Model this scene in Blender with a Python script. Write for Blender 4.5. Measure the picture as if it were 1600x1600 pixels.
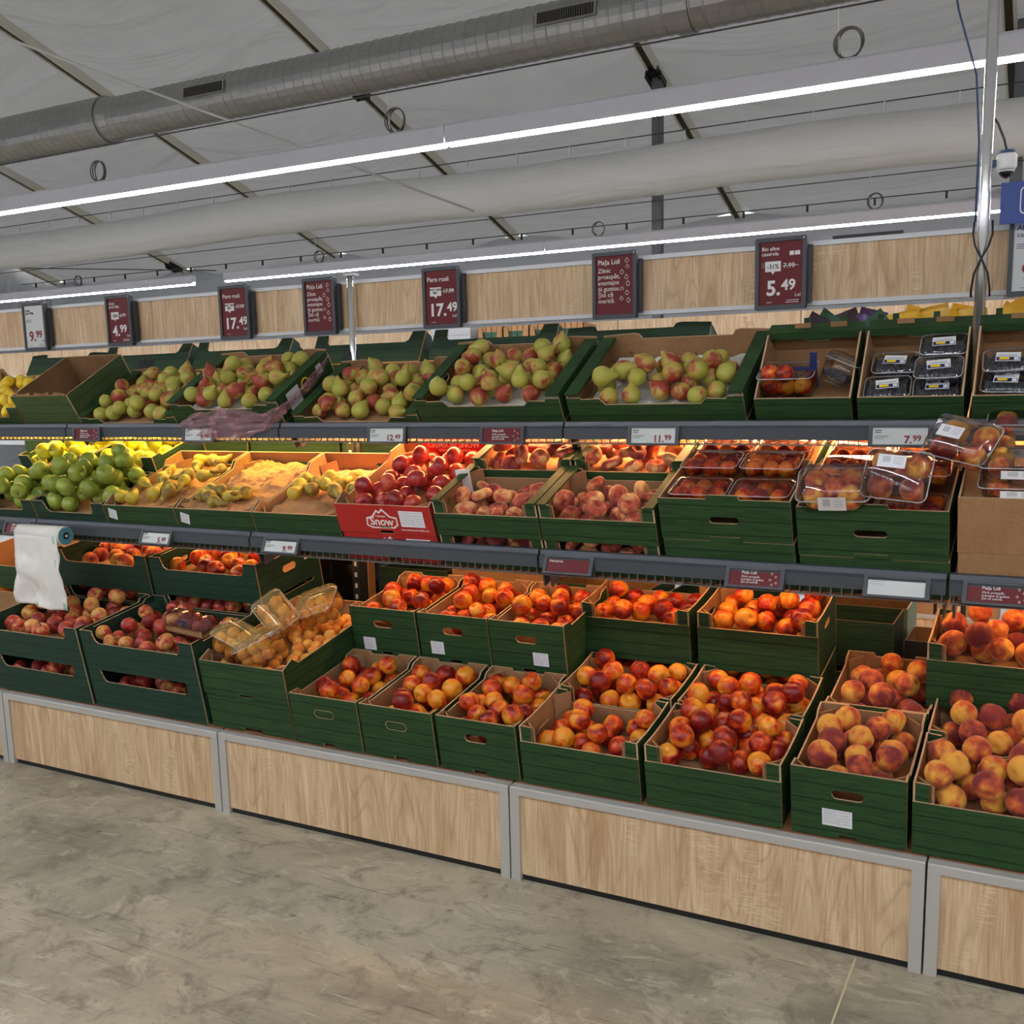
import bpy, bmesh, math, random
from math import sin, cos, pi, sqrt, radians, exp
from mathutils import Vector, Matrix, Euler, noise
from mathutils.geometry import tessellate_polygon

for _o in list(bpy.data.objects): bpy.data.objects.remove(_o)
S = bpy.context.scene
COL = S.collection
rnd = random.Random(7)

# ------------------------------------------------------------------ camera
F_PX, CAM = 1600.45, Vector((4.0034, -2.742, 1.5783))
YAW, PITCH, ROLL = .4933, -.1573, -.0224
fw = Vector((-sin(YAW)*cos(PITCH), cos(YAW)*cos(PITCH), sin(PITCH)))
rt = Vector((cos(YAW), sin(YAW), 0)); up = rt.cross(fw)
rt2 = cos(ROLL)*rt + sin(ROLL)*up; up2 = -sin(ROLL)*rt + cos(ROLL)*up
cd = bpy.data.cameras.new('camera'); cd.sensor_fit = 'HORIZONTAL'; cd.sensor_width = 36
cd.lens = 36*F_PX/1600; cd.shift_y = 59.4/1600; cd.clip_start = .05; cd.clip_end = 200
cam = bpy.data.objects.new('camera', cd); COL.objects.link(cam)
m3 = Matrix((rt2, up2, -fw)).transposed()
cam.matrix_world = Matrix.Translation(CAM) @ m3.to_4x4()
S.camera = cam

# ------------------------------------------------------------------ world, exposure
w = bpy.data.worlds.new('world'); S.world = w; w.use_nodes = True
w.node_tree.nodes['Background'].inputs[0].default_value = (.86, .85, .83, 1)
w.node_tree.nodes['Background'].inputs[1].default_value = 1.55
S.view_settings.view_transform = 'Standard'; S.view_settings.look = 'None'
S.view_settings.exposure = 0.0; S.view_settings.gamma = 1; S.view_settings.use_curve_mapping = False
STRIP = 84.0        # strip light emission
WARM = 130.0         # warm shelf light emission

# ------------------------------------------------------------------ materials
def lin(c):
    return tuple(((v/255)/12.92 if v/255 <= .04045 else ((v/255+.055)/1.055)**2.4) for v in c)+(1,)
MATS = {}
class NT:
    def __init__(s, name):
        s.m = bpy.data.materials.new(name); s.m.use_nodes = True; s.t = s.m.node_tree
        s.b = s.t.nodes['Principled BSDF']; s.out = s.t.nodes['Material Output']; MATS[name] = s.m
    def n(s, typ, **kw):
        x = s.t.nodes.new(typ)
        for k, v in kw.items():
            if k.startswith('i_'):
                key = k[2:].replace('_', ' ')
                x.inputs[int(key) if key.isdigit() else key].default_value = v
            else: setattr(x, k, v)
        return x
    def l(s, a, b): s.t.links.new(a, b)
    def coord(s, scale=(1, 1, 1), kind='Object', rndmul=0):
        tc = s.n('ShaderNodeTexCoord'); mp = s.n('ShaderNodeMapping'); mp.inputs['Scale'].default_value = scale
        s.l(tc.outputs[kind], mp.inputs['Vector'])
        if rndmul:
            oi = s.n('ShaderNodeObjectInfo'); mu = s.n('ShaderNodeMath', operation='MULTIPLY'); mu.inputs[1].default_value = rndmul
            s.l(oi.outputs['Random'], mu.inputs[0]); cx = s.n('ShaderNodeCombineXYZ')
            s.l(mu.outputs[0], cx.inputs[0]); s.l(mu.outputs[0], cx.inputs[1]); s.l(cx.outputs[0], mp.inputs['Location'])
        return mp.outputs[0]
    def noise(s, vec, scale=5, detail=4, rough=.5, dist=0):
        x = s.n('ShaderNodeTexNoise'); x.inputs['Scale'].default_value = scale; x.inputs['Detail'].default_value = detail
        x.inputs['Roughness'].default_value = rough; x.inputs['Distortion'].default_value = dist
        s.l(vec, x.inputs['Vector']); return x.outputs['Fac']
    def ramp(s, fac, stops):
        r = s.n('ShaderNodeValToRGB'); e = r.color_ramp.elements
        while len(e) < len(stops): e.new(.5)
        for k, (p, c) in enumerate(stops): e[k].position = p; e[k].color = c if len(c) == 4 else lin(c)
        s.l(fac, r.inputs[0]); return r.outputs[0]
    def mix(s, fac, a, b, mode='MIX'):
        x = s.n('ShaderNodeMix', data_type='RGBA', blend_type=mode)
        for sock, v in ((x.inputs[0], fac), (x.inputs[6], a), (x.inputs[7], b)):
            if isinstance(v, (int, float)): sock.default_value = v
            elif isinstance(v, tuple): sock.default_value = v if len(v) == 4 else lin(v)
            else: s.l(v, sock)
        return x.outputs[2]
    def math(s, op, a, b=None, c=None):
        x = s.n('ShaderNodeMath', operation=op)
        for k, v in enumerate((a, b, c)):
            if v is None: continue
            if isinstance(v, (int, float)): x.inputs[k].default_value = v
            else: s.l(v, x.inputs[k])
        return x.outputs[0]
    def bump(s, h, strength=.2, dist=.01):
        b = s.n('ShaderNodeBump'); b.inputs['Strength'].default_value = strength; b.inputs['Distance'].default_value = dist
        s.l(h, b.inputs['Height']); s.l(b.outputs[0], s.b.inputs['Normal'])
    def base(s, c, rough=.5, metal=0, spec=.5):
        if isinstance(c, tuple): s.b.inputs['Base Color'].default_value = c if len(c) == 4 else lin(c)
        else: s.l(c, s.b.inputs['Base Color'])
        s.b.inputs['Roughness'].default_value = rough; s.b.inputs['Metallic'].default_value = metal
        s.b.inputs['Specular IOR Level'].default_value = spec
        return s.m
def plain(name, c, rough=.5, metal=0, spec=.5):
    if name in MATS: return MATS[name]
    return NT(name).base(c, rough, metal, spec)
def emit(name, c, st):
    t = NT(name); t.base((0, 0, 0, 1)); t.b.inputs['Emission Color'].default_value = lin(c); t.b.inputs['Emission Strength'].default_value = st
    return t.m
def m_green(name, c1, c2, dark):
    t = NT(name); v = t.coord((1, 1, 1)); n1 = t.noise(t.coord((10, 10, 190), rndmul=9), 1, 5, .6)
    col = t.mix(t.ramp(n1, [(.35, (0, 0, 0, 1)), (.68, (1, 1, 1, 1))]), c1, c2)
    sp = t.n('ShaderNodeSeparateXYZ'); t.l(v, sp.inputs[0])
    fr = t.math('FRACT', t.math('MULTIPLY', sp.outputs[2], 21.0))
    wob = t.math('MULTIPLY', t.noise(t.coord((14, 14, 4), rndmul=9), 1, 2), .12)
    ln = t.math('LESS_THAN', t.math('ABSOLUTE', t.math('SUBTRACT', t.math('ADD', fr, wob), .5)), .05)
    col = t.mix(t.math('MULTIPLY', ln, .75), col, dark)
    t.base(col, .62, 0, .3); t.bump(n1, .12, .002); return t.m
m_green('crate_green', (30, 55, 27), (47, 79, 40), (16, 35, 16))
m_green('crate_green_dark', (23, 49, 36), (34, 64, 47), (14, 34, 25))
m_green('crate_green_olive', (58, 76, 42), (74, 92, 54), (44, 60, 32))
def m_kraft(name, c1, c2):
    t = NT(name); n1 = t.noise(t.coord((30, 30, 30)), 3, 6, .7); n2 = t.noise(t.coord((6, 6, 6)), 1, 3)
    col = t.mix(t.ramp(t.math('ADD', t.math('MULTIPLY', n1, .5), t.math('MULTIPLY', n2, .5)), [(.35, (0, 0, 0, 1)), (.65, (1, 1, 1, 1))]), c1, c2)
    t.base(col, .8, 0, .2); t.bump(n1, .1, .002); return t.m
m_kraft('kraft', (141, 104, 70), (168, 129, 92)); m_kraft('kraft_dark', (118, 88, 58), (140, 106, 74))
m_kraft('kraft_paper', (160, 118, 80), (186, 143, 100))
def m_edge():
    t = NT('cut_edge'); w1 = t.n('ShaderNodeTexWave'); w1.inputs['Scale'].default_value = 55; w1.inputs['Distortion'].default_value = 1
    t.l(t.coord(), w1.inputs['Vector']); t.base(t.mix(w1.outputs['Fac'], (150, 116, 82), (204, 176, 140)), .85); return t.m
m_edge()
def m_wood():
    t = NT('oak_laminate'); v = t.coord((1, 1, 1), rndmul=13)
    g = t.noise(t.coord((12, 12, 1.3), rndmul=13), 1, 4, .6, 2.2); f = t.noise(t.coord((210, 210, 7), rndmul=13), 1, 3, .6)
    b = t.noise(t.coord((5, 5, .5), rndmul=13), 1, 2)
    col = t.mix(t.ramp(g, [(.3, (0, 0, 0, 1)), (.52, (.55, .55, .55, 1)), (.72, (1, 1, 1, 1))]), (186, 150, 110), (230, 202, 164))
    col = t.mix(t.ramp(f, [(.40, (.42, .42, .42, 1)), (.54, (0, 0, 0, 1))]), col, (164, 130, 96))
    col = t.mix(t.math('MULTIPLY', t.ramp(b, [(.45, (0, 0, 0, 1)), (.65, (1, 1, 1, 1))]), .35), col, (216, 190, 154))
    ct = t.noise(t.coord((5.5, 5.5, .55), rndmul=13), 1, 2, .4, .5); tri = t.math('ABSOLUTE', t.math('SUBTRACT', t.math('FRACT', t.math('MULTIPLY', ct, 26.0)), .5))
    col = t.mix(t.ramp(tri, [(.0, (.42, .42, .42, 1)), (.18, (0, 0, 0, 1))]), col, (164, 128, 92))
    cr = t.noise(t.coord((26, 26, 230), rndmul=13), 1, 2); pm = t.noise(t.coord((11, 11, 2.6), rndmul=29), 1, 2)
    sc = t.math('MULTIPLY', t.ramp(cr, [(.52, (0, 0, 0, 1)), (.62, (1, 1, 1, 1))]), t.ramp(pm, [(.56, (0, 0, 0, 1)), (.66, (1, 1, 1, 1))]))
    col = t.mix(t.math('MULTIPLY', sc, .55), col, (228, 206, 174))
    t.base(col, .5, 0, .35); t.bump(f, .08, .001); return t.m
m_wood()
def m_floor():
    t = NT('concrete'); v = t.coord()
    a = t.noise(t.coord((.9, 1.3, 1)), 1.4, 9, .62, .9); b = t.noise(v, 7, 10, .78, .5); c = t.noise(v, 55, 5, .7)
    col = t.mix(t.ramp(a, [(.32, (0, 0, 0, 1)), (.68, (1, 1, 1, 1))]), (132, 124, 107), (186, 176, 152))
    col = t.mix(t.ramp(b, [(.37, (.7, .7, .7, 1)), (.49, (0, 0, 0, 1))]), col, (112, 104, 90))
    col = t.mix(t.ramp(t.noise(t.coord((3, 5, 1)), 1, 7, .75, 2.2), [(.55, (0, 0, 0, 1)), (.66, (.65, .65, .65, 1))]), col, (206, 198, 176))
    vo = t.n('ShaderNodeTexVoronoi'); vo.inputs['Scale'].default_value = 4.5; t.l(t.coord((1, 1.4, 1)), vo.inputs['Vector'])
    spt = t.ramp(t.math('ADD', vo.outputs['Distance'], t.math('MULTIPLY', t.noise(v, 30, 4), .22)), [(.13, (.8, .8, .8, 1)), (.19, (0, 0, 0, 1))])
    col = t.mix(spt, col, (96, 90, 80))
    col = t.mix(t.ramp(c, [(.3, (.7, .7, .7, 1)), (.4, (0, 0, 0, 1))]), col, (88, 82, 74))
    for k_, rz_ in enumerate((.5, -.3, 1.2)):
        m_ = t.n('ShaderNodeMapping'); m_.inputs['Rotation'].default_value = (0, 0, rz_); m_.inputs['Scale'].default_value = (3.5, 130, 1); m_.inputs['Location'].default_value = (k_*7, 0, 0); t.l(v, m_.inputs['Vector'])
        q_ = t.noise(m_.outputs[0], 1, 2, .5, .6); msk = t.ramp(t.noise(v, 2.2+k_, 3), [(.5, (0, 0, 0, 1)), (.6, (1, 1, 1, 1))])
        col = t.mix(t.math('MULTIPLY', msk, t.ramp(q_, [(.28, (.75, .75, .75, 1)), (.36, (0, 0, 0, 1))])), col, (86, 80, 70))
        col = t.mix(t.math('MULTIPLY', msk, t.ramp(q_, [(.66, (0, 0, 0, 1)), (.74, (.6, .6, .6, 1))])), col, (208, 200, 180))
    sk = t.noise(t.coord((2.2, 60, 1)), 1, 3, .6, 2.0); col = t.mix(t.ramp(sk, [(.29, (.6, .6, .6, 1)), (.33, (0, 0, 0, 1))]), col, (92, 86, 78))
    t.base(col, .42, 0, .4); r = t.ramp(a, [(.3, (.5, .5, .5, 1)), (.7, (.34, .34, .34, 1))]); t.l(r, t.b.inputs['Roughness'])
    t.bump(t.math('ADD', t.math('MULTIPLY', b, .6), t.math('MULTIPLY', c, .4)), .12, .004); return t.m
m_floor()
def m_fabric():
    t = NT('tent_fabric'); a = t.noise(t.coord((.35, 1.5, 1)), 1, 2, .45, 1.6); b = t.noise(t.coord((1.5, 1.5, 1)), 1, 3)
    col = t.mix(b, (174, 177, 182), (197, 200, 206))
    t.base(col, .42, 0, .4); t.bump(a, .55, .35)
    tl = t.n('ShaderNodeBsdfTranslucent'); tl.inputs[0].default_value = (.8, .82, .84, 1); mx = t.n('ShaderNodeMixShader'); mx.inputs[0].default_value = .12
    t.l(t.b.outputs[0], mx.inputs[1]); t.l(tl.outputs[0], mx.inputs[2]); t.l(mx.outputs[0], t.out.inputs[0]); return t.m
m_fabric()
def fruitmat(name, c_ground, c_blush, c_deep, lo, hi, rough=.35, scale=.9, axis=.5, speck=None, sheen=0, spec=.4, tone=.25, stemy=0.0, rgh=.62, dst=.5):
    t = NT(name); oi = t.n('ShaderNodeObjectInfo'); tc = t.n('ShaderNodeTexCoord')
    mp = t.n('ShaderNodeMapping'); t.l(tc.outputs['Object'], mp.inputs['Vector']); mp.inputs['Scale'].default_value = (scale,)*3
    mu = t.math('MULTIPLY', oi.outputs['Random'], 77.0); cx = t.n('ShaderNodeCombineXYZ'); t.l(mu, cx.inputs[0]); t.l(mu, cx.inputs[2]); t.l(cx.outputs[0], mp.inputs['Location'])
    n1 = t.noise(mp.outputs[0], 1.2, 7, rgh, dst)
    sp = t.n('ShaderNodeSeparateXYZ'); t.l(tc.outputs['Object'], sp.inputs[0])
    ax = t.math('MULTIPLY', sp.outputs[0], axis*.22)
    r2 = t.math('MULTIPLY', t.math('SUBTRACT', t.math('FRACT', t.math('MULTIPLY', oi.outputs['Random'], 17.0)), .5), tone)
    stem_end = t.math('MULTIPLY', t.math('MAXIMUM', t.math('SUBTRACT', sp.outputs[2], .45), 0.0), stemy)
    fac = t.math('SUBTRACT', t.math('ADD', t.math('ADD', n1, ax), r2), stem_end)
    col = t.ramp(fac, [(lo, c_ground), ((lo+hi)/2, c_blush), (hi, c_deep)])
    if speck:
        s2 = t.noise(tc.outputs['Object'], 420, 2); col = t.mix(t.ramp(s2, [(.6, (0, 0, 0, 1)), (.68, (.7, .7, .7, 1))]), col, speck)
    t.base(col, rough, 0, spec)
    if sheen: t.b.inputs['Sheen Weight'].default_value = sheen; t.b.inputs['Sheen Roughness'].default_value = .4
    t.b.inputs['Subsurface Weight'].default_value = 0.0
    return t.m
fruitmat('nectarine_skin', (228, 150, 40), (206, 66, 24), (118, 20, 20), .31, .62, .3, .8, .55, tone=.26, stemy=.5)
fruitmat('peach_skin', (224, 162, 66), (196, 92, 50), (124, 46, 44), .28, .62, .6, .9, .5, sheen=.2, spec=.2, tone=.3, stemy=.5, rgh=.5, dst=.15)
fruitmat('flat_peach_skin', (228, 176, 112), (190, 88, 64), (122, 48, 46), .32, .66, .62, .8, .5, sheen=.25, spec=.2, tone=.3)
fruitmat('red_apple_skin', (214, 164, 84), (186, 58, 48), (120, 26, 32), .33, .68, .3, .9, .3, speck=(220, 150, 110), tone=.3)
fruitmat('crimson_apple_skin', (206, 92, 62), (168, 40, 42), (112, 22, 30), .25, .7, .26, .8, .2, speck=(220, 130, 100), tone=.2)
fruitmat('green_apple_skin', (112, 126, 42), (128, 142, 50), (150, 162, 64), .3, .7, .28, .6, .1, speck=(178, 192, 96), tone=.3)
fruitmat('yellow_apple_skin', (206, 204, 58), (214, 212, 66), (198, 198, 50), .3, .7, .3, .6, .1, speck=(170, 168, 60), tone=.2)
fruitmat('blush_pear_skin', (170, 166, 72), (186, 152, 76), (152, 56, 44), .45, .70, .42, .6, .75, speck=(132, 124, 50), tone=.34)
fruitmat('russet_pear_skin', (196, 176, 60), (172, 150, 54), (118, 96, 46), .3, .62, .5, .9, .25, speck=(130, 104, 40), tone=.3)
fruitmat('apricot_skin', (246, 186, 78), (240, 160, 58), (224, 118, 50), .34, .72, .5, .8, .3, sheen=.15, tone=.2)
fruitmat('lemon_skin', (236, 196, 40), (240, 204, 50), (228, 180, 34), .3, .7, .4, 1.2, 0, tone=.1)
fruitmat('orange_skin', (236, 140, 26), (240, 152, 34), (226, 120, 22), .3, .7, .42, 1.2, 0, tone=.1)
plain('blueberry_skin', (40, 44, 62), .55); plain('stem_brown', (74, 56, 34), .8)
plain('lip_grey', (70, 74, 80), .38, .2); plain('tag_grey', (60, 63, 68), .5); plain('upright_grey', (46, 48, 50), .5, .3)
plain('white_metal', (205, 206, 208), .4); plain('lamp_housing', (208, 210, 220), .4)
def m_steel(name, c, rough):
    t = NT(name); n1 = t.noise(t.coord((3, 3, 40)), 1, 3); t.base(t.mix(n1, c, tuple(min(255, v+24) for v in c)), rough, .85); return t.m
m_steel('brushed_steel', (150, 148, 143), .42); m_steel('chrome', (215, 215, 215), .24); m_steel('galvanised', (150, 150, 148), .34)
plain('frame_grey', (176, 172, 164), .45, 0)
plain('wire_grey', (112, 108, 104), .4, .5); plain('deck_brown', (132, 92, 66), .6)
plain('black', (18, 18, 19), .5); plain('black_film', (12, 12, 13), .25); plain('white', (230, 230, 228), .6); plain('screen_white', (196, 199, 196), .4)
plain('screen_maroon', (100, 20, 26), .45, 0, .25); plain('text_white', (226, 222, 216), .6); plain('text_black', (28, 28, 30), .6); plain('text_red', (128, 22, 38), .6)
plain('sticker_white', (222, 222, 224), .5); plain('sticker_grey', (150, 150, 154), .6); plain('snow_red', (176, 30, 26), .45); plain('blue_sign', (30, 62, 140), .45)
plain('logo_yellow', (245, 208, 40), .5); plain('logo_blue', (24, 50, 120), .5); plain('text_green', (70, 130, 60), .5); plain('band_blue', (26, 40, 92), .4)
plain('pulp_white', (216, 212, 204), .9); plain('column_grey', (104, 106, 110), .45, .2); plain('rail_dark', (66, 60, 50), .5, .3); plain('rail_light', (224, 220, 206), .5)
plain('duct_white', (196, 196, 196), .55); plain('cable_dark', (54, 54, 56), .5); plain('cable_white', (222, 222, 222), .5); plain('cable_blue', (52, 74, 110), .5)
plain('bag_purple', (74, 48, 110), .3); plain('bag_yellow', (214, 172, 44), .3); plain('bag_dark', (40, 28, 44), .3); plain('snack_green', (36, 84, 62), .5); plain('roll_teal', (90, 150, 160), .5)
plain('sage', (122, 140, 116), .7); plain('carton_grey', (176, 178, 180), .6); plain('box_green', (22, 58, 46), .5); plain('amber', (150, 82, 34), .3)
plain('spiderwhite', (226, 226, 226), .4)
def m_clear(name, tint, base_f, gl=.08):
    t = NT(name); tr = t.n('ShaderNodeBsdfTransparent'); tr.inputs[0].default_value = tint
    gb = t.n('ShaderNodeBsdfGlossy'); gb.inputs['Roughness'].default_value = gl; lw = t.n('ShaderNodeLayerWeight'); lw.inputs[0].default_value = .35
    f = t.math('MINIMUM', t.math('ADD', t.math('MULTIPLY', lw.outputs['Fresnel'], .7), base_f), .9)
    mx = t.n('ShaderNodeMixShader'); t.l(f, mx.inputs[0]); t.l(tr.outputs[0], mx.inputs[1]); t.l(gb.outputs[0], mx.inputs[2]); t.l(mx.outputs[0], t.out.inputs[0]); return t.m
m_clear('clear_plastic', (.95, .95, .95, 1), .06); m_clear('red_tint_plastic', (.95, .72, .66, 1), .04)
def m_film(name, c, alpha):
    t = NT(name); t.base(c, .2, 0, .6); n1 = t.noise(t.coord(), 16, 3, .55, 1.0)
    a = t.ramp(n1, [(.35, (alpha*.6,)*3+(1,)), (.7, (min(1, alpha*1.5),)*3+(1,))]); t.l(a, t.b.inputs['Alpha']); t.bump(n1, .5, .01); return t.m
t_ = NT('rim_plastic_glint'); t_.base((236, 238, 240), .15); t_.b.inputs['Alpha'].default_value = .36  # punnet rim plastic, whitened to paint in the highlights along its edge
m_film('pink_film', (176, 128, 138), .5); t_ = NT('bag_film'); t_.base((232, 229, 220), .35); t_.bump(t_.noise(t_.coord((30, 30, 8)), 1, 3, .5, 1.5), .35, .006); t_.b.inputs['Alpha'].default_value = .93; plain('bag_print', (150, 190, 165), .5)
def m_net():
    t = NT('yellow_net'); v = t.coord(); sp = t.n('ShaderNodeSeparateXYZ'); t.l(v, sp.inputs[0]); a = None
    for e in (('ADD'), ('SUBTRACT')):
        s1 = t.math(e, t.math('ADD', sp.outputs[0], t.math('MULTIPLY', sp.outputs[1], .7)), sp.outputs[2])
        q = t.math('LESS_THAN', t.math('FRACT', t.math('MULTIPLY', s1, 190.0)), .3); a = q if a is None else t.math('MAXIMUM', a, q)
    t.base((250, 214, 120), .4); t.l(t.math('MULTIPLY', a, .3), t.b.inputs['Alpha']); return t.m
m_net()
def m_white_fabric_duct():
    t = NT('duct_fabric'); n1 = t.noise(t.coord((1.2, 6, 6)), 1, 4, .5, 1); t.base(t.mix(n1, (206, 206, 204), (222, 222, 220)), .6); t.bump(n1, .3, .05); return t.m
m_white_fabric_duct()
M = MATS

# ------------------------------------------------------------------ mesh helpers
class MB:
    def __init__(s): s.v = []; s.f = []; s.m = []
    def add(s, vs, fs, mi=0):
        o = len(s.v); s.v += [tuple(v) for v in vs]; s.f += [tuple(i+o for i in f) for f in fs]; s.m += [mi]*len(fs)
    def box(s, x0, x1, y0, y1, z0, z1, mi=0, mat=None):
        vs = [Vector(p) for p in ((x0, y0, z0), (x1, y0, z0), (x1, y1, z0), (x0, y1, z0), (x0, y0, z1), (x1, y0, z1), (x1, y1, z1), (x0, y1, z1))]
        if mat: vs = [mat @ v for v in vs]
        s.add(vs, [(0, 3, 2, 1), (4, 5, 6, 7), (0, 1, 5, 4), (1, 2, 6, 5), (2, 3, 7, 6), (3, 0, 4, 7)], mi); return s
    def tube(s, pts, r, n=8, mi=0, cap=True):
        pts = [Vector(p) for p in pts]; rings = []; prev = None
        for i, p in enumerate(pts):
            d = (pts[min(i+1, len(pts)-1)]-pts[max(i-1, 0)]).normalized()
            if prev is None:
                a = Vector((0, 0, 1)) if abs(d.z) < .9 else Vector((1, 0, 0)); u = d.cross(a).normalized()
            else: u = (prev - d*prev.dot(d)).normalized()
            prev = u; w_ = d.cross(u); rr = r[i] if isinstance(r, (list, tuple)) else r
            rings.append([p+u*cos(2*pi*k/n)*rr+w_*sin(2*pi*k/n)*rr for k in range(n)])
        vs = [v for q in rings for v in q]; fs = []
        for i in range(len(pts)-1):
            for k in range(n): fs.append((i*n+k, i*n+(k+1) % n, (i+1)*n+(k+1) % n, (i+1)*n+k))
        if cap: fs.append(tuple(range(n-1, -1, -1))); fs.append(tuple((len(pts)-1)*n+k for k in range(n)))
        s.add(vs, fs, mi); return s
    def extrude_x(s, prof, x0, x1, mi=0):
        n = len(prof); vs = [(x0, y, z) for y, z in prof]+[(x1, y, z) for y, z in prof]
        fs = [(k, (k+1) % n, n+(k+1) % n, n+k) for k in range(n)]+[tuple(range(n-1, -1, -1)), tuple(range(n, 2*n))]
        s.add(vs, fs, mi); return s
    def panel(s, outer, holes, th, fn, mats=(0, 1, 2)):
        """flat sheet from a 2D outline with holes; fn(a,b,d) -> 3D point, d=0 outer face, d=th inner face"""
        loops = [outer]+list(holes); allp = [p for q in loops for p in q]
        tri = tessellate_polygon([[Vector((a, b, 0)) for a, b in q] for q in loops]); n = len(allp)
        v0 = [Vector(fn(a, b, 0)) for a, b in allp]; v1 = [Vector(fn(a, b, th)) for a, b in allp]
        out = (v0[0]-v1[0]).normalized(); f0 = []; f1 = []
        for t in tri:
            nn = (v0[t[1]]-v0[t[0]]).cross(v0[t[2]]-v0[t[0]])
            tt = t if nn.dot(out) > 0 else (t[0], t[2], t[1])
            f0.append(tuple(tt)); f1.append((tt[0]+n, tt[2]+n, tt[1]+n))
        o = len(s.v); s.v += [tuple(v) for v in v0+v1]
        for fs, mi in ((f0, mats[0]), (f1, mats[1])):
            s.f += [tuple(i+o for i in f) for f in fs]; s.m += [mi]*len(fs)
        st = 0
        for q in loops:
            k = len(q)
            for i in range(k): s.f.append((o+st+i, o+st+(i+1) % k, o+n+st+(i+1) % k, o+n+st+i)); s.m.append(mats[2])
            st += k
        return s
    def mesh(s, name, mats, smooth=False, fixn=True):
        me = bpy.data.meshes.new(name); me.from_pydata(s.v, [], s.f)
        for m in mats: me.materials.append(M[m] if isinstance(m, str) else m)
        if len(mats) > 1: me.polygons.foreach_set('material_index', s.m)
        if smooth: me.polygons.foreach_set('use_smooth', [True]*len(me.polygons))
        if fixn:
            b = bmesh.new(); b.from_mesh(me); bmesh.ops.recalc_face_normals(b, faces=b.faces); b.to_mesh(me); b.free()
        me.update(); return me
def link(name, data, parent=None, loc=(0, 0, 0), rot=(0, 0, 0), scale=None):
    o = bpy.data.objects.new(name, data); COL.objects.link(o); o.location = loc; o.rotation_euler = rot
    if scale: o.scale = scale if not isinstance(scale, (int, float)) else (scale,)*3
    if parent: o.parent = parent
    return o
def tag(o, label, cat, group=None, kind=None):
    if label: o['label'] = label
    if cat: o['category'] = cat
    if group: o['group'] = group
    if kind: o['kind'] = kind
    return o
def struct(o, label=None): o['kind'] = 'structure'; (o.__setitem__('label', label) if label else None); return o
def thing(name, label, cat, group=None, loc=(0, 0, 0), rot=(0, 0, 0)): return tag(link(name, None, None, loc, rot), label, cat, group)
def bx(name, dims, mat, parent=None, loc=(0, 0, 0), rot=(0, 0, 0)):
    return link(name, MB().box(*dims).mesh(name, [mat]), parent, loc, rot)
def oval(cx, cy, w_, h, n=6):
    r = h/2; p = []
    for s_, a0 in ((1, -pi/2), (-1, pi/2)):
        for k in range(n+1):
            a = a0+pi*k/n; p.append((cx+s_*(w_/2-r)+r*cos(a), cy+r*sin(a)))
    return p
def rrect(x0, x1, y0, y1, r, n=4):
    p = []
    for cx, cy, a0 in ((x1-r, y0+r, -pi/2), (x1-r, y1-r, 0), (x0+r, y1-r, pi/2), (x0+r, y0+r, pi)):
        for k in range(n+1): a = a0+pi/2*k/n; p.append((cx+r*cos(a), cy+r*sin(a)))
    return p
# text as meshes
TXT = {}
def text(s, size, mat, bold=0, align='LEFT', spacing=1.0):
    key = (s, size, mat, bold, align)
    if key in TXT: return TXT[key]
    c = bpy.data.curves.new('text', 'FONT'); c.body = s; c.size = size; c.offset = bold*size; c.align_x = align; c.extrude = .0004; c.resolution_u = 3; c.space_line = .95
    o = bpy.data.objects.new('text', c); COL.objects.link(o); bpy.context.view_layer.update()
    me = bpy.data.meshes.new_from_object(o.evaluated_get(bpy.context.evaluated_depsgraph_get())); bpy.data.objects.remove(o)
    me.materials.clear(); me.materials.append(M[mat]); TXT[key] = me; return me
def put_text(s, size, mat, parent, x, y, z, bold=0, align='LEFT', name='lettering', rot=(pi/2, 0, 0)):
    return link(name, text(s, size, mat, bold, align), parent, (x, y, z), rot)

# text first (each needs a depsgraph update, cheap while the scene is empty)
for a in (('17.', .075, 'text_white', .012), ('49', .05, 'text_white', .012), ('17.99', .024, 'text_white', .004), ('Pere rosii', .027, 'text_white', .01)): text(*a)

# ------------------------------------------------------------------ structure: floor, tent
W0, W1, YB, YF = -15.0, 15.0, 12.3, -16.5
RS, RA = .3287, 8.0                      # roof falls RS per metre of depth
def roof_z(y): return RA-RS*y if y > -2.1 else RA+RS*4.2+RS*y
fl = struct(link('floor', MB().box(W0, W1, YF, YB, -.1, 0).mesh('floor', ['concrete'])), 'worn grey concrete floor with stains and scratches')
j = bx('floor_joint', (3.576, 3.581, -3.5, 0.0, -.002, .0012), plain('joint', (206, 194, 158), .9), fl)
mb = MB().box(W0, W1, YB, YB+.05, 0, roof_z(YB)); struct(link('wall_back', mb.mesh('wall_back', ['tent_fabric'])))
mb = MB().box(W0, W1, YF-.05, YF, 0, roof_z(YF)); struct(link('wall_front', mb.mesh('wall_front', ['tent_fabric'])))
for nm, x0 in (('wall_left', W0-.05), ('wall_right', W1)):
    pr = [(YF, 0), (YB, 0), (YB, roof_z(YB)), (-2.1, roof_z(-2.1)), (YF, roof_z(YF))]
    struct(link(nm, MB().extrude_x(pr, x0, x0+.05).mesh(nm, ['tent_fabric'])))
RAILX = [-14.75, -11.13, -7.47, -3.89, -.27, 3.33, 6.95, 10.6, 14.2]
ceil_o = struct(link('ceiling', None), 'sagging white tent roof fabric between metal rails')
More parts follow.
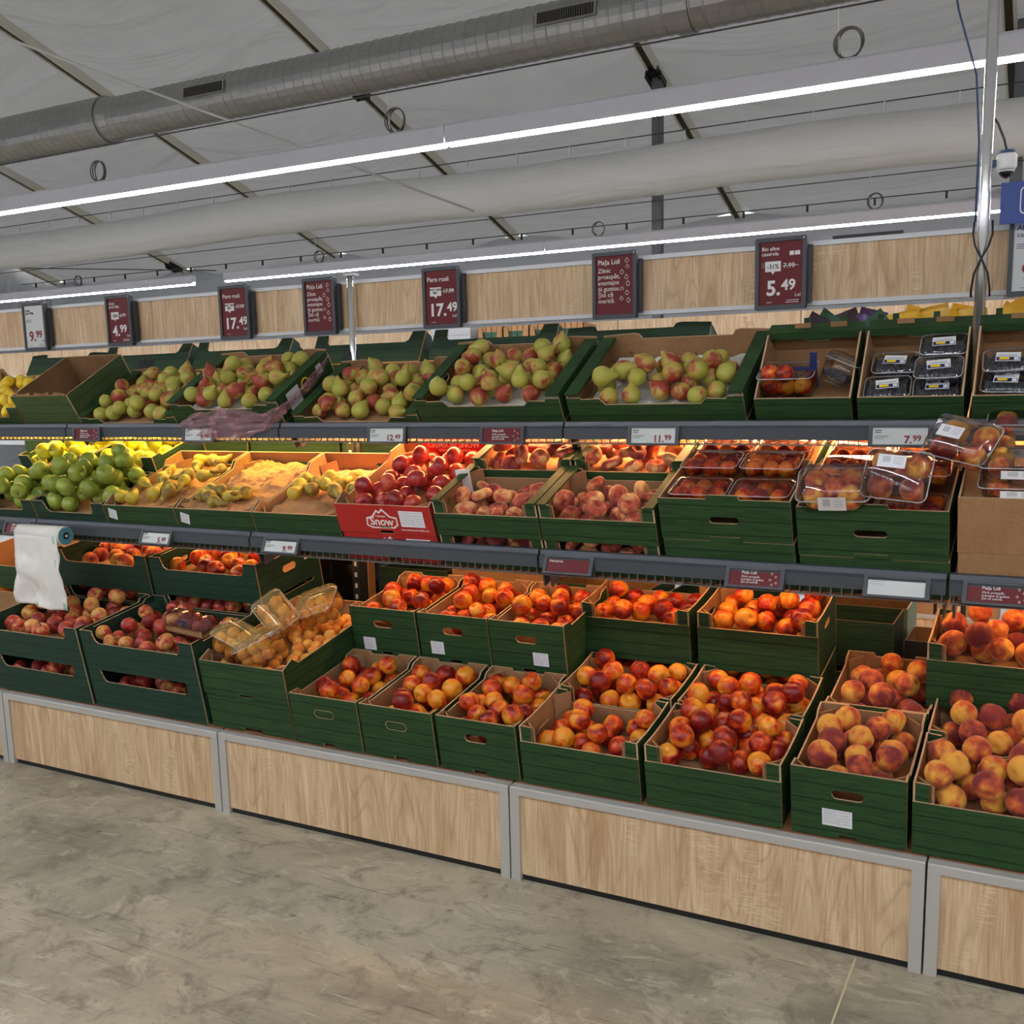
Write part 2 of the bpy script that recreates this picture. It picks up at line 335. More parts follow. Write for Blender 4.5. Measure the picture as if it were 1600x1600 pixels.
def roof_sheet(xa, xb, ya, yb, nx=26, ny=64):
    vs, fs = [], []
    for jy in range(ny+1):
        y = ya+(yb-ya)*jy/ny
        for i in range(nx+1):
            t = i/nx; x = xa+(xb-xa)*t
            sag = .26*sin(pi*t)*(1+.35*noise.noise(Vector((x*.4, y*.3, 3))))+.07*noise.noise(Vector((x*.55, y*1.7+1.6*sin(x*.9), 1)))*sin(pi*t)**.6+.03*noise.noise(Vector((x*.8, y*4.5+2.5*sin(x*.8), 6)))*sin(pi*t)**.5
            vs.append((x, y, roof_z(y)-sag+.06))
    for jy in range(ny):
        for i in range(nx): a = jy*(nx+1)+i; fs.append((a, a+1, a+nx+2, a+nx+1))
    b = MB(); b.add(vs, fs); return b.mesh('roof_sheet', ['tent_fabric'], True, False)
edges = [W0]+RAILX+[W1]
for a, b in zip(edges[:-1], edges[1:]):
    if b-a < .3: continue
    link('roof_fabric', roof_sheet(a, b, -2.1, YB+.02), ceil_o)
    link('roof_fabric', roof_sheet(a, b, YF-.02, -2.1, 10, 14), ceil_o)
ang = math.atan(RS)
for x in RAILX:
    mb = MB(); p0, p1 = Vector((x, -2.1, roof_z(-2.1))), Vector((x, YB, roof_z(YB)))
    L_ = (p1-p0).length; mt = Matrix.Translation(p0) @ Matrix.Rotation(-ang, 4, 'X')
    mb.box(-.038, .038, 0, L_, -.05, .05, 0, mt)
    for s in (-1, 1): mb.box(s*.05-.012, s*.05+.012, 0, L_, -.07, .05, 1, mt)
    link('roof_rail', mb.mesh('roof_rail', ['rail_dark', 'rail_light']), ceil_o)
for x, y in ((-3.89, 8.2), (-.27, 8.9), (-11.1, 12.0), (3.33, 9.3)):
    mb = MB(); mt = Matrix.Translation((x, y, roof_z(y)-.08)) @ Matrix.Rotation(-ang, 4, 'X'); mb.box(-.07, .07, -.16, .16, -.02, .05, 0, mt).box(-.09, -.05, -.12, .12, -.05, .02, 0, mt).box(.05, .09, -.1, .1, -.045, .02, 0, mt)
    link('rail_bracket', mb.mesh('rail_bracket', ['black']), ceil_o)
for k, x in enumerate((-.25, 3.46)):
    y = 8.9 if k == 0 else 9.0
    mb = MB().box(x-.055, x+.055, y-.05, y+.05, 0, roof_z(y)-.05).box(x-.03, x+.03, y-.056, y-.049, 0, roof_z(y)-.05)
    tag(link('tent_column', mb.mesh('tent_column', ['column_grey'])), ['grey steel tent column rising behind the middle of the wooden header', 'grey steel tent column behind the blue sign at right'][k], 'column', 'tent columns')

# ------------------------------------------------------------------ strip lights
emit('strip_glow', (244, 247, 255), STRIP)
def strip(x0, x1, y, z, label, coil=()):
    t = thing('strip_light', label, 'ceiling light', 'hanging strip lights', (x0, y, z)); L_ = x1-x0
    mb = MB().extrude_x([(-.032, .004), (-.019, .004), (-.019, .02), (.019, .02), (.019, .004), (.032, .004), (.032, .085), (.018, .098), (-.018, .098), (-.032, .085)], 0, L_-.006)
    link('housing', mb.mesh('housing', ['lamp_housing']), t)
    mb = MB().extrude_x([(-.0185, .0195), (-.0185, -.004), (-.013, -.009), (.013, -.009), (.0185, -.004), (.0185, .0195)], .01, L_-.016)
    link('diffuser', mb.mesh('diffuser', ['strip_glow']), t)
    for i, (cx, drop) in enumerate(coil):
        mb = MB(); r_ = .06
        for q in range(3): mb.tube([(cx+r_*cos(a*pi/9)*(1-.1*q), .012*q-.012, .098+r_+r_*sin(a*pi/9)) for a in range(19)], .004, 5)
        link('cable_coil', mb.mesh('cable_coil', ['wire_grey'], True), t)
        link('hanger_wire', MB().tube([(cx-.04, 0, .098), (cx-.045, 0, .11+drop)], .003, 5).mesh('hanger_wire', ['cable_white']), t)
for i, (a, b) in enumerate(((-14.5, -6.3), (-6.3, -2.45), (-2.45, 1.217), (1.217, 5.0), (5, 9.5), (9.5, 14))):
    coil = {1: (), 2: ((1.167, .19), (3.358, .19)), 3: ((1.93, .19),)}.get(i, ())
    strip(a, b, 1.864, 2.782, ['bright strip light of the front row, far left end', 'bright strip light of the front row above the leftmost price signs', 'bright strip light hanging before the silver duct, left of the joint', 'bright strip light passing behind the chrome pole on the right', 'bright strip light of the front row continuing right of the chrome pole', 'bright strip light of the front row, far right end'][i], coil)
for i, (a, b) in enumerate(((-14.5, -8.2), (-8.2, -4.53), (-4.08, -.21), (-.21, 3.74), (3.74, 8.3), (8.3, 13))):
    coil = {1: ((1.81, .26),), 2: ((1.29, .26),), 3: ((.516, .26), (2.84, .26))}.get(i, ())
    strip(a, b, 5.88, 2.782, ['far strip light at the left end of the back row', 'far strip light left of the gap above the header', 'far strip light right of the gap above the header', 'far strip light ending at the blue sign', 'far strip light hidden right of the blue sign', 'far strip light at the right end of the back row'][i], coil)
for r_i, y in enumerate((-2.1, -6.8, -11.5)):
    for i, (a, b) in enumerate(((-14, -7.2), (-7.2, -.2), (-.2, 6.8), (6.8, 14))):
        strip(a, b, y, 2.782, 'strip light over the %s, %s' % (['shopper aisle before the fruit', 'second aisle behind the viewer', 'last aisle behind the viewer'][r_i], ['far left', 'centre left', 'centre right', 'far right'][i]))

# ------------------------------------------------------------------ ducts, cables
dz, dy, dr = 4.38, 5.12, .2
duct = thing('metal_duct', 'silver spiral ventilation duct running under the tent roof', 'duct', None, (0, dy, dz))
mb = MB(); pts = []; rr = []
x = -12.0
while x < 9:
    pts += [(x, .0, 0), (x+.085, 0, 0), (x+.09, 0, 0), (x+.1, 0, 0)]; rr += [dr, dr, dr+.005, dr+.005]; x += .105
# widen left of the sleeve, as in the photo
rr = [r+(.03 if -4.9 > p[0] else 0)+(.02 if -4.95 < p[0] < -4.75 else 0) for p, r in zip(pts, rr)]
link('pipe', mb.tube(pts, rr, 24).mesh('pipe', ['galvanised'], False), duct)
for cx in (-3.3, .455, -9.6, 4.6):
    g = Matrix.Rotation(radians(-8), 4, 'X'); mb = MB(); mb.box(cx-.26, cx+.26, -dr-.016, -dr+.03, -.055, .055, 0, g)
    v = link('vent_grille', mb.mesh('vent_grille', ['galvanised']), duct)
    mb = MB(); mb.box(cx-.24, cx+.24, -dr-.018, -dr-.014, -.042, .042, 1, g)
    for q in range(24): mb.box(cx-.235+q*.02, cx-.229+q*.02, -dr-.026, -dr-.017, -.042, .042, 0, g)
    link('grille_slats', mb.mesh('grille_slats', ['wire_grey', 'black']), v)
for cx in (-4.85, 1.36): link('sleeve', MB().tube([(cx-.06, 0, 0), (cx+.06, 0, 0)], dr+.035 if cx < 0 else dr+.015, 24).mesh('sleeve', ['galvanised'], False), duct)
fd = thing('fabric_duct', 'long white fabric air duct sagging along the tent', 'duct', None, (0, 8.1, 3.83))
pts, rr = [], []
for i in range(121):
    x = -14+i*.2; pts.append((x, 0, .03*sin(x*.9)-.02*sin(x*.33))); rr.append(.255+.012*noise.noise(Vector((x*1.7, 0, 0)))+(.008 if i % 13 == 0 else 0))
link('sleeve_cloth', MB().tube(pts, rr, 20).mesh('sleeve_cloth', ['duct_fabric'], True), fd)
mb = MB(); mb.tube([(-14, -.05, .36), (10, -.05, .36)], .006, 5); link('upper_cable', mb.mesh('upper_cable', ['cable_dark']), fd)
for i in range(34): link('clip', MB().box(-.006, .006, -.06, -.04, .26, .36).mesh('clip', ['cable_white']), fd, (-13.5+i*.66, 0, 0))
def cable(label, pts, r, mat='cable_dark', clips=0, name='cable'):
    o = tag(link(name, MB().tube(pts, r, 6).mesh(name, [mat], True)), label, 'cable')
    P = [Vector(p) for p in pts]
    for i in range(clips):
        t = (i+.5)/clips; p = P[0].lerp(P[-1], t) if len(P) == 2 else None
        if p: link('cable_clip', MB().box(-.01, .01, -.01, .01, -.07, 0).mesh('cable_clip', ['black']), o, p)
    return o
cable('thin dark cable carrying the front strip lights', [(-14, 1.864, 3.083), (14, 1.864, 3.083)], .004)
cable('thin dark cable strung just under the white fabric duct', [(-14, 7.2, 3.36), (12, 7.2, 3.36)], .005)
cable('thin dark cable with small clips above the far strip lights', [(-11, 8.6, 3.4), (12, 8.6, 3.4)], .006, 'cable_dark', 34)
cable('white tension cable crossing diagonally under the tent roof', [(-5.3, 2.72, 4.84), (-4.1, 3.4, 4.61), (-1.603, 7.0, 3.424)], .012, 'cable_white')
cable('thin dark cable crossing the lower left of the fabric duct', [(-12.5, 7.6, 3.7), (-8.5, 10.4, 3.6)], .008)

# ------------------------------------------------------------------ gondola modules
L = 1.25
LOW = (.03, .325, radians(10)); MID = (.29, .968, radians(20)); TOP = (.53, 1.405, radians(30))
def on(sh, X, u, v):
    y0, z0, t = sh; return Vector((X, y0+u*cos(t)-v*sin(t), z0+u*sin(t)+v*cos(t)))
emit('warm_glow', (255, 186, 118), WARM); emit('soft_glow', (255, 196, 136), WARM*.28); emit('yellow_glow', (255, 214, 110), WARM*.6)
def tilted(sh): return Matrix.Translation((0, sh[0], sh[1])) @ Matrix.Rotation(sh[2], 4, 'X')
def lip_mesh(y, zt):
    return MB().extrude_x([(y, zt), (y+.012, zt+.003), (y+.012, zt-.055), (y-.012, zt-.058), (y-.014, zt-.022), (y-.004, zt-.014)], .004, L-.004).mesh('price_rail', ['lip_grey'])
def comb_mesh(y, z1, z0):
    mb = MB(); n = 42
    for k in range(n):
        x = .015+k*(L-.03)/(n-1); mb.box(x-.0016, x+.0016, y-.002, y+.002, z0, z1); mb.box(x-.0016, x+.0016, y, y+.3, z0-.002, z0+.001)
    mb.box(.004, L-.004, y-.003, y+.004, z0-.004, z0); return mb.mesh('wire_grid', ['wire_grey'])
lipT, lipM = lip_mesh(.452, 1.458), lip_mesh(.247, 1.048)
cT, cM = comb_mesh(.462, 1.403, 1.386), comb_mesh(.255, .992, .966)
modlab = ['at the far left end behind the produce bag roll', 'holding the stacked red apples and green apples', 'holding the narrow nectarine crates and red apple carton', 'holding the flat peaches and wide nectarine crates', 'at the right end with the brown carton']
for k in range(-1, 4):
    g = thing('display_stand', 'wood-fronted three-tier fruit stand section '+modlab[k+1], 'shelving', 'fruit stand sections', (k*L, 0, 0))
    link('plinth_board', MB().box(.035, L-.035, .004, .02, .022, .3).mesh('plinth_board', ['oak_laminate']), g)
    for x0 in (.003, L-.036): link('plinth_stile', MB().box(x0, x0+.033, -.004, .03, 0, .3).mesh('plinth_stile', ['frame_grey']), g)
    link('top_rail', MB().extrude_x([(-.005, .292), (.03, .292), (.03, .318), (-.002, .318), (-.005, .314)], .003, L-.003).mesh('top_rail', ['frame_grey']), g)
    bx('kick_strip', (.036, L-.036, .012, .03, 0, .024), 'black', g)
    mb = MB(); mb.box(.004, L-.004, 0, .92, -.02, -.004, 0, tilted(LOW)); link('base_deck', mb.mesh('base_deck', ['deck_brown']), g)
    for nm, sh, dep, lip, comb in (('middle_shelf', MID, .66, lipM, cM), ('upper_shelf', TOP, .43, lipT, cT)):
        mb = MB(); mb.box(.004, L-.004, 0.0, dep, -.008, -.003, 0, tilted(sh)); s_ = link(nm, mb.mesh(nm, ['deck_brown']), g)
        link('price_rail', lip, s_); c = link('wire_grid', comb, s_); c['kind'] = 'stuff'
        mb = MB()
        for x in (.01, L-.016): mb.box(x, x+.006, .0, dep, -.06, -.008, 0, tilted(sh))
        link('bracket', mb.mesh('bracket', ['lip_grey']), s_)
        if nm == 'upper_shelf':
            mb = MB(); mb.box(.05, L-.05, .115, .145, -.03, -.012, 0, tilted(sh)); link('light_strip', mb.mesh('light_strip', ['yellow_glow' if k < 1 else 'warm_glow']), s_)
        else:
            mb = MB(); mb.box(.05, L-.05, .30, .32, -.03, -.014, 0, tilted(sh)); link('light_strip', mb.mesh('light_strip', ['soft_glow']), s_)
    mb = MB().box(L-.042, L-.002, .93, .99, 0, 1.75)
    for q in range(30): mb.box(L-.028, L-.016, .927, .93, .2+q*.05, .22+q*.05, 1)
    link('upright', mb.mesh('upright', ['upright_grey', 'white_metal']), g)
    link('header_board', MB().box(.002, L-.002, 1.0, 1.018, 1.853, 2.042).mesh('header_board', ['oak_laminate']), g)
    link('header_trim', MB().box(0, L, .992, 1.026, 2.04, 2.056).box(0, L, .99, 1.028, 1.838, 1.853).mesh('header_trim', ['white_metal']), g)
    # rear side of the same stand
    bx('rear_shelf', (.01, L-.01, 1.0, 1.5, 1.5, 1.51), 'deck_brown', g); bx('rear_middle_shelf', (.01, L-.01, 1.0, 1.5, 1.02, 1.028), 'deck_brown', g); bx('rear_deck', (.01, L-.01, 1.0, 1.75, .3, .315), 'deck_brown', g)
for i, (X, y, z1) in enumerate(((1.25, .955, 2.075), (3.75, .9, 2.95))):
    p = thing('support_pole', ['short chrome pole before the header between two price signs', 'tall chrome pole rising to the roof at right'][i], 'pole', 'chrome poles', (X, y, 0))
    r_ = .014 if i == 0 else .0175
    link('tube', MB().tube([(0, 0, 1.3), (0, 0, z1)], r_, 16).mesh('tube', ['chrome'], True), p)
    bx('foot', (-.03, .03, -.03, .03, 1.29, 1.3), 'upright_grey', p)
    if i == 0: bx('cap', (-.02, .035, -.02, .02, z1-.006, z1+.004), 'white_metal', p)
    else:
        for s in (-1, 1):
            pts = [(s*.026, -.006, 2.06), (s*.028, -.008, 2.02), (s*.02, -.018, 1.985), (0, -.024-.004*s, 1.945), (-s*.02, -.018, 1.9), (-s*.027, -.006, 1.85), (-s*.027, 0, 1.83)]
            link('cable_tie', MB().tube(pts, .0035, 6).mesh('cable_tie', ['black'], True), p)
        link('data_cable', MB().tube([(-.15, .01, 2.95), (-.1, .01, 2.7), (-.04, 0, 2.5), (-.024, 0, 2.3), (-.024, 0, 2.06)], .0035, 6).mesh('data_cable', ['cable_blue'], True), p)
cc = thing('security_camera', 'white dome security camera beside the chrome pole', 'camera', None, (3.805, .93, 2.225))
link('housing', MB().tube([(0, 0, .035), (0, 0, .03), (0, 0, -.005), (0, 0, -.012)], [.026, .03, .03, .026], 20).mesh('housing', ['white'], True), cc)
link('dome', MB().tube([(0, 0, -.012), (0, 0, -.022), (0, 0, -.032), (0, 0, -.038)], [.022, .021, .014, .004], 16).mesh('dome', ['black_film'], True), cc)
link('dome_ring', MB().tube([(.022*cos(a*pi/8), .022*sin(a*pi/8), -.016) for a in range(17)], .003, 6).mesh('dome_ring', ['white'], True), cc)
link('mount', MB().box(-.05, -.02, -.01, .01, .0, .02).tube([(0, 0, .035), (0, 0, .045)], .024, 16).mesh('mount', ['cable_blue']), cc)
link('cable', MB().tube([(0, 0, .04), (-.01, 0, .08), (-.03, .0, .13), (-.05, 0, .16)], .004, 6).mesh('cable', ['cable_dark'], True), cc)

# ------------------------------------------------------------------ signs
def ring(cx, cz, r, w_, parent, mat='text_white', name='icon', sy=1.0):
    mb = MB(); n = 14; vs = []; fs = []
    for k in range(n):
        a = 2*pi*k/n
        for q in (r, r-w_): vs.append((cx+q*cos(a), 0, cz+q*sy*sin(a)))
    for k in range(n): a = 2*k; b = 2*((k+1) % n); fs.append((a, b, b+1, a+1))
    mb.add(vs, fs); mb.box(cx-w_/2, cx+w_/2, -.0003, .0003, cz+r*sy, cz+r*sy+r*.5); return link(name, mb.mesh(name, [mat]), parent)
def bars(parent, rows, mat, y=0, name='fine_print'):
    mb = MB()
    for x0, x1, z, h in rows: mb.box(x0, x1, y-.0003, y+.0003, z, z+h)
    return link(name, mb.mesh(name, [mat]), parent)
SW, SH = .18, .246
SIGNBODY = None
def sign(X, label, white=False, **t):
    s = thing('price_sign', label, 'sign', 'header price signs', (X, .958, 1.951), (0, 0, radians(rnd.uniform(-2, 2))))
    global SIGNBODY
    if not SIGNBODY:
        SIGNBODY = (MB().panel(rrect(-SW/2, SW/2, -SH/2, SH/2, .006), [rrect(-SW/2+.014, SW/2-.014, -SH/2+.016, SH/2-.014, .003)], .02, lambda a, b, d: (a, -.006+d, b)).box(-SW/2+.003, SW/2-.003, .012, .02, -SH/2+.003, SH/2-.003).box(SW/2-.002, SW/2+.012, .014, .032, -SH/2+.02, SH/2-.03).mesh('frame', ['tag_grey']*3),
                    MB().box(-SW/2+.012, SW/2-.012, 0, .01, -SH/2+.014, SH/2-.012).mesh('screen', ['screen_maroon']), MB().box(-SW/2+.012, SW/2-.012, 0, .01, -SH/2+.014, SH/2-.012).mesh('screen', ['screen_white']), MB().box(-.02, .02, .02, .045, -.04, .04).mesh('mount', ['tag_grey']))
    link('frame', SIGNBODY[0], s); link('screen', SIGNBODY[2 if white else 1], s); link('mount', SIGNBODY[3], s)
    link('status_light', MB().box(SW/2-.012, SW/2-.008, -.0068, -.0058, SH/2-.01, SH/2-.006).mesh('status_light', ['white']), s)
    y = -.0008; tm = 'text_black' if white else 'text_white'; x0 = -SW/2+.022
    if t.get('slogan'):
        put_text('Piața Lidl', .025, tm, s, x0, y, .078, .008)
        put_text('Zilnic\nproaspăt,\navantajos\nși gustos.\nȘtii că\nmerită.', .0235, tm, s, x0, y, .048, .0015)
        for k, (dx, zz) in enumerate(((.05, .088), (.052, .066), (.03, .047), (.048, .028), (.054, .004), (.03, -.014), (.05, -.03), (.028, -.05), (.056, -.058))):
            o = ring(dx, zz, .0075, .0016, s, tm, sy=(1, .8, 1, 1, 1.2, .7, 1, .8, 1.1)[k]); o.location.y = y
        return s
    put_text(t['title'], t.get('ts', .027), tm, s, x0, y, .066 if '\n' not in t['title'] else .08, .01)
    if t.get('fine'): bars(s, [(x0, x0+.045, .036-q*.006, .0018) for q in range(3)], tm if white else 'sticker_grey', y)
    if t.get('off'):
        mb = MB().box(-.055, .0, y-.0004, y, .008, .043); mb.add([(-.035, y-.0002, .009), (-.02, y-.0002, .009), (-.0275, y-.0002, -.002)], [(0, 1, 2)])
        link('discount_bubble', mb.mesh('discount_bubble', ['text_white']), s)
        if '\n' in t['off']: put_text(t['off'], .0135, 'text_black', s, -.0275, y-.001, .029, .01, 'CENTER')
        else: put_text(t['off'], .021, 'text_black', s, -.0275, y-.001, .018, .012, 'CENTER')
        put_text(t['old'], .024, tm, s, .008, y, .018, .004); bars(s, [(.006, .062, .0245, .0016)], tm, y-.001, 'strike_line')
    pm = 'text_red' if white else 'text_white'; a, b = t['price']
    o1 = put_text(a+'.', .07, pm, s, -.062 if len(a) == 2 else -.05, y, -.072, .028); wx = max(v.co.x for v in o1.data.vertices)
    put_text(b, .05, pm, s, o1.location.x+wx+.004, y, -.056, .026)
    put_text('Lei', .018, tm, s, .05, y, -.08, .0)
    if t.get('unit'): bars(s, [(.022, .064, -.093, .002), (.018, .064, -.1, .002)], tm, y)
    bars(s, [(-.05, -.03, -.098, .0016)], tm, y, 'code_line')
    return s
sign(-.818, 'white price sign for lemons reading 9.99, leftmost on the header', True, title='Lămâi\nplasă 500g', ts=.015, fine=1, price=('9', '99'), unit=1)
sign(-.185, 'maroon price sign reading 4.99 with minus 28 percent bubble', title='Lămâi\nplasă 500g', ts=.017, off='-28%', old='6.99', price=('4', '99'), unit=1)
sign(.578, 'maroon 17.49 red pear price sign left of the chrome pole', title='Pere rosii', off='PREȚ MAI\nMIC', old='17.99', price=('17', '49'))
sign(1.075, 'maroon slogan sign right beside the short chrome pole', slogan=1)
sign(1.71, 'maroon 17.49 red pear price sign right of the short chrome pole', title='Pere rosii', off='PREȚ MAI\nMIC', old='17.99', price=('17', '49'))
sign(2.48, 'maroon slogan sign above the large half-empty pear tray', slogan=1)
s7 = sign(3.105, 'maroon price sign for blueberries reading 5.49 above the punnets', title='Bio afine\ncaserola', ts=.018, fine=1, off='-31%', old='7.99', price=('5', '49'), unit=1)
bars(s7, [(.03, .045, .06, .014), (.048, .066, .06, .014)], 'text_white', -.001, 'organic_badge')
sign(3.912, 'white blueberry price sign cut by the right picture edge', True, title='Afine\ncaserola', ts=.022, fine=1, price=('9', '99'))
tag(bx('sensor_bar', (3.27, 3.5, 1.0, 1.02, 2.058, 2.068), 'black'), 'thin black bar lying on the header right of the 5.49 sign', 'bar')
bs = thing('hanging_sign', 'blue square app sign with yellow round logo at right edge', 'sign', None, (3.9, .9, 2.108))
link('board', MB().box(-.105, .105, 0, .006, -.062, .062).mesh('board', ['blue_sign']), bs)
link('logo_outline', MB().panel(rrect(-.05, .05, -.036, .046, .014), [rrect(-.047, .047, -.033, .043, .012)], .0006, lambda a, b, d: (a, -.001+d, b)).mesh('logo_outline', ['white']*3), bs)
mb = MB(); mb.add([(.026*cos(2*pi*k/24), -.001, .016+.026*sin(2*pi*k/24)) for k in range(24)], [tuple(range(24))]); link('logo_disc', mb.mesh('logo_disc', ['logo_yellow']), bs)
put_text('LIDL', .016, 'logo_blue', bs, 0, -.0016, .011, .02, 'CENTER'); put_text('Plus', .018, 'text_white', bs, 0, -.001, -.026, .01, 'CENTER')

TW, TH = .176, .064
tagf = MB().panel(rrect(-TW/2, TW/2, -TH/2, TH/2, .004), [rrect(-TW/2+.012, TW/2-.012, -TH/2+.007, TH/2-.008, .002)], .012, lambda a, b, d: (a, -.004+d, b)).box(-TW/2, TW/2, .006, .014, -TH/2, TH/2).mesh('frame', ['tag_grey']*3)
tagm = {n: MB().box(-TW/2+.011, TW/2-.011, 0, .006, -TH/2+.006, TH/2-.007).mesh('screen', [n]) for n in ('screen_white', 'screen_maroon')}
def ptag(X, sh, label, price=None, title=None):
    y, z = ((.43, 1.414) if sh == 'T' else (.226, 1.005)); til = radians(-8 if sh == 'T' else -24)
    s = thing('shelf_tag', label, 'price tag', 'shelf edge tags', (X, y, z), (til, 0, 0))
    link('frame', tagf, s); link('screen', tagm['screen_white' if price or title == '' else 'screen_maroon'], s); yy = -.0008
    if price:
        a, b = price; o1 = put_text(a+'.', .031, 'text_red', s, .012 if len(a) == 1 else .0, yy, -.021, .028); wx = max(v.co.x for v in o1.data.vertices)
        put_text(b, .0235, 'text_red', s, o1.location.x+wx+.002, yy, -.0145, .026)
        bars(s, [(-.07, -.05, .015, .0025), (-.07, -.052, .009, .0022), (-.07, -.03, .0, .0012), (-.07, -.034, -.004, .0012), (-.07, -.045, -.008, .0012)], 'text_black', yy)
    elif title == '':
        bars(s, [(-.07, -.03, .013, .0015), (-.07, -.035, .006, .0012)], 'sticker_grey', yy)  # glare painted in: pale screen with only faint grey print
    elif title == 'N': put_text('Nectarine', .012, 'text_white', s, -.068, yy, .008, .006)
    else:
        put_text('Piața Lidl', .0125, 'text_white', s, -.04, yy, .011, .01); put_text('Zilnic proaspăt,\navantajos și gustos.\nȘtii că merită.', .0088, 'text_white', s, -.04, yy, .0, .002)
        for k, (dx, zz) in enumerate(((.05, .015), (.062, .006), (.046, -.004), (.064, -.012), (.052, -.018))): o = ring(dx, zz, .003, .0008, s, 'text_white'); o.location.y = yy
for a in ((.148, 'T', 'maroon slogan tag on the upper rail below the leftmost pear crate'), (.826, 'T', 'white tag half hidden under the pink plastic film', ('9', '99')), (1.777, 'T', 'white 12.49 tag on the upper rail under the packed green pears', ('12', '49')), (2.268, 'T', 'maroon slogan tag on the upper rail beside the 12.49 tag'),
          (2.829, 'T', 'white 11.99 tag on the upper rail under the half-empty tray', ('11', '99')), (3.587, 'T', 'white shelf tag reading 7.99 below the blueberries', ('7', '99')),
          (-.11, 'M', 'maroon slogan tag on the middle rail behind the bag roll'), (.755, 'M', 'white shelf tag reading 5.89 on the middle rail', ('5', '89')), (1.412, 'M', 'white 9.99 tag on the middle rail below the pears on paper', ('9', '99')),
          (2.613, 'M', 'maroon nectarine tag with glare below the flat peaches', None, 'N'), (3.222, 'M', 'maroon slogan tag on the middle rail below the punnet crates'), (3.619, 'M', 'pale blank glaring tag on the middle rail', None, ''), (3.876, 'M', 'maroon slogan tag on the middle rail below the brown carton')): ptag(*a)

# ------------------------------------------------------------------ crates
TH_ = .006
CACHE = {}
def cached(key, fn):
    if key not in CACHE: CACHE[key] = fn()
    return CACHE[key]
def fn_front(D=0): return lambda a, b, d: (a, D+d, b)
def fn_back(D): return lambda a, b, d: (a, D-d, b)
def fn_left(): return lambda a, b, d: (d, a, b)
def fn_right(W): return lambda a, b, d: (W-d, a, b)
def flap(W, D, H, ox=.055):
    """four diagonal inner corner folds"""
    out = []
    for sx, sy in ((0, 0), (1, 0), (0, 1), (1, 1)):
        def mk(sx=sx, sy=sy):
            a = Vector((ox, TH_+.001)); b = Vector((TH_+.001, ox)); n = Vector((.0035, .0035)); q = [a, b, b+n, a+n]
            q = [Vector((W-p.x if sx else p.x, D-p.y if sy else p.y)) for p in q]
            mb = MB(); mb.add([(p.x, p.y, .008) for p in q]+[(p.x, p.y, H) for p in q], [(0, 1, 2, 3), (4, 5, 6, 7), (0, 1, 5, 4), (1, 2, 6, 5), (2, 3, 7, 6), (3, 0, 4, 7)]); return mb
        out.append(mk)
    return out
STK = None
def sticker(parent, x, z, w_=.06, h=.042, y=-.0012, rot=0, face='front', D=.4, W=.4):
    def mk():
        mb = MB(); mb.box(-w_/2, w_/2, -.0004, .0004, -h/2, h/2, 0)
        for k in range(7): mb.box(-w_/2+.004, (.0 if k < 4 else .012)-.003*(k % 2), -.0007, -.0004, h/2-.006-k*h*.12, h/2-.0048-k*h*.12, 1)
        for k in range(5): mb.box(.006 if k < 3 else .016, w_/2-.005-.004*(k % 2), -.0007, -.0004, h/2-.007-k*h*.17, h/2-.0056-k*h*.17, 1)
        mb.box(.002, .0026, -.0007, -.0004, -h/2+.003, h/2-.003, 1); return mb.mesh('sticker', ['sticker_white', 'sticker_grey'])
    r = (0, rot, 0); loc = (x, y, z)
    if face == 'right': r = (0, rot, pi/2); loc = (W+.0012, x, z)
    return link('shipping_label', cached(('stk', w_, h), mk), parent, loc, r)
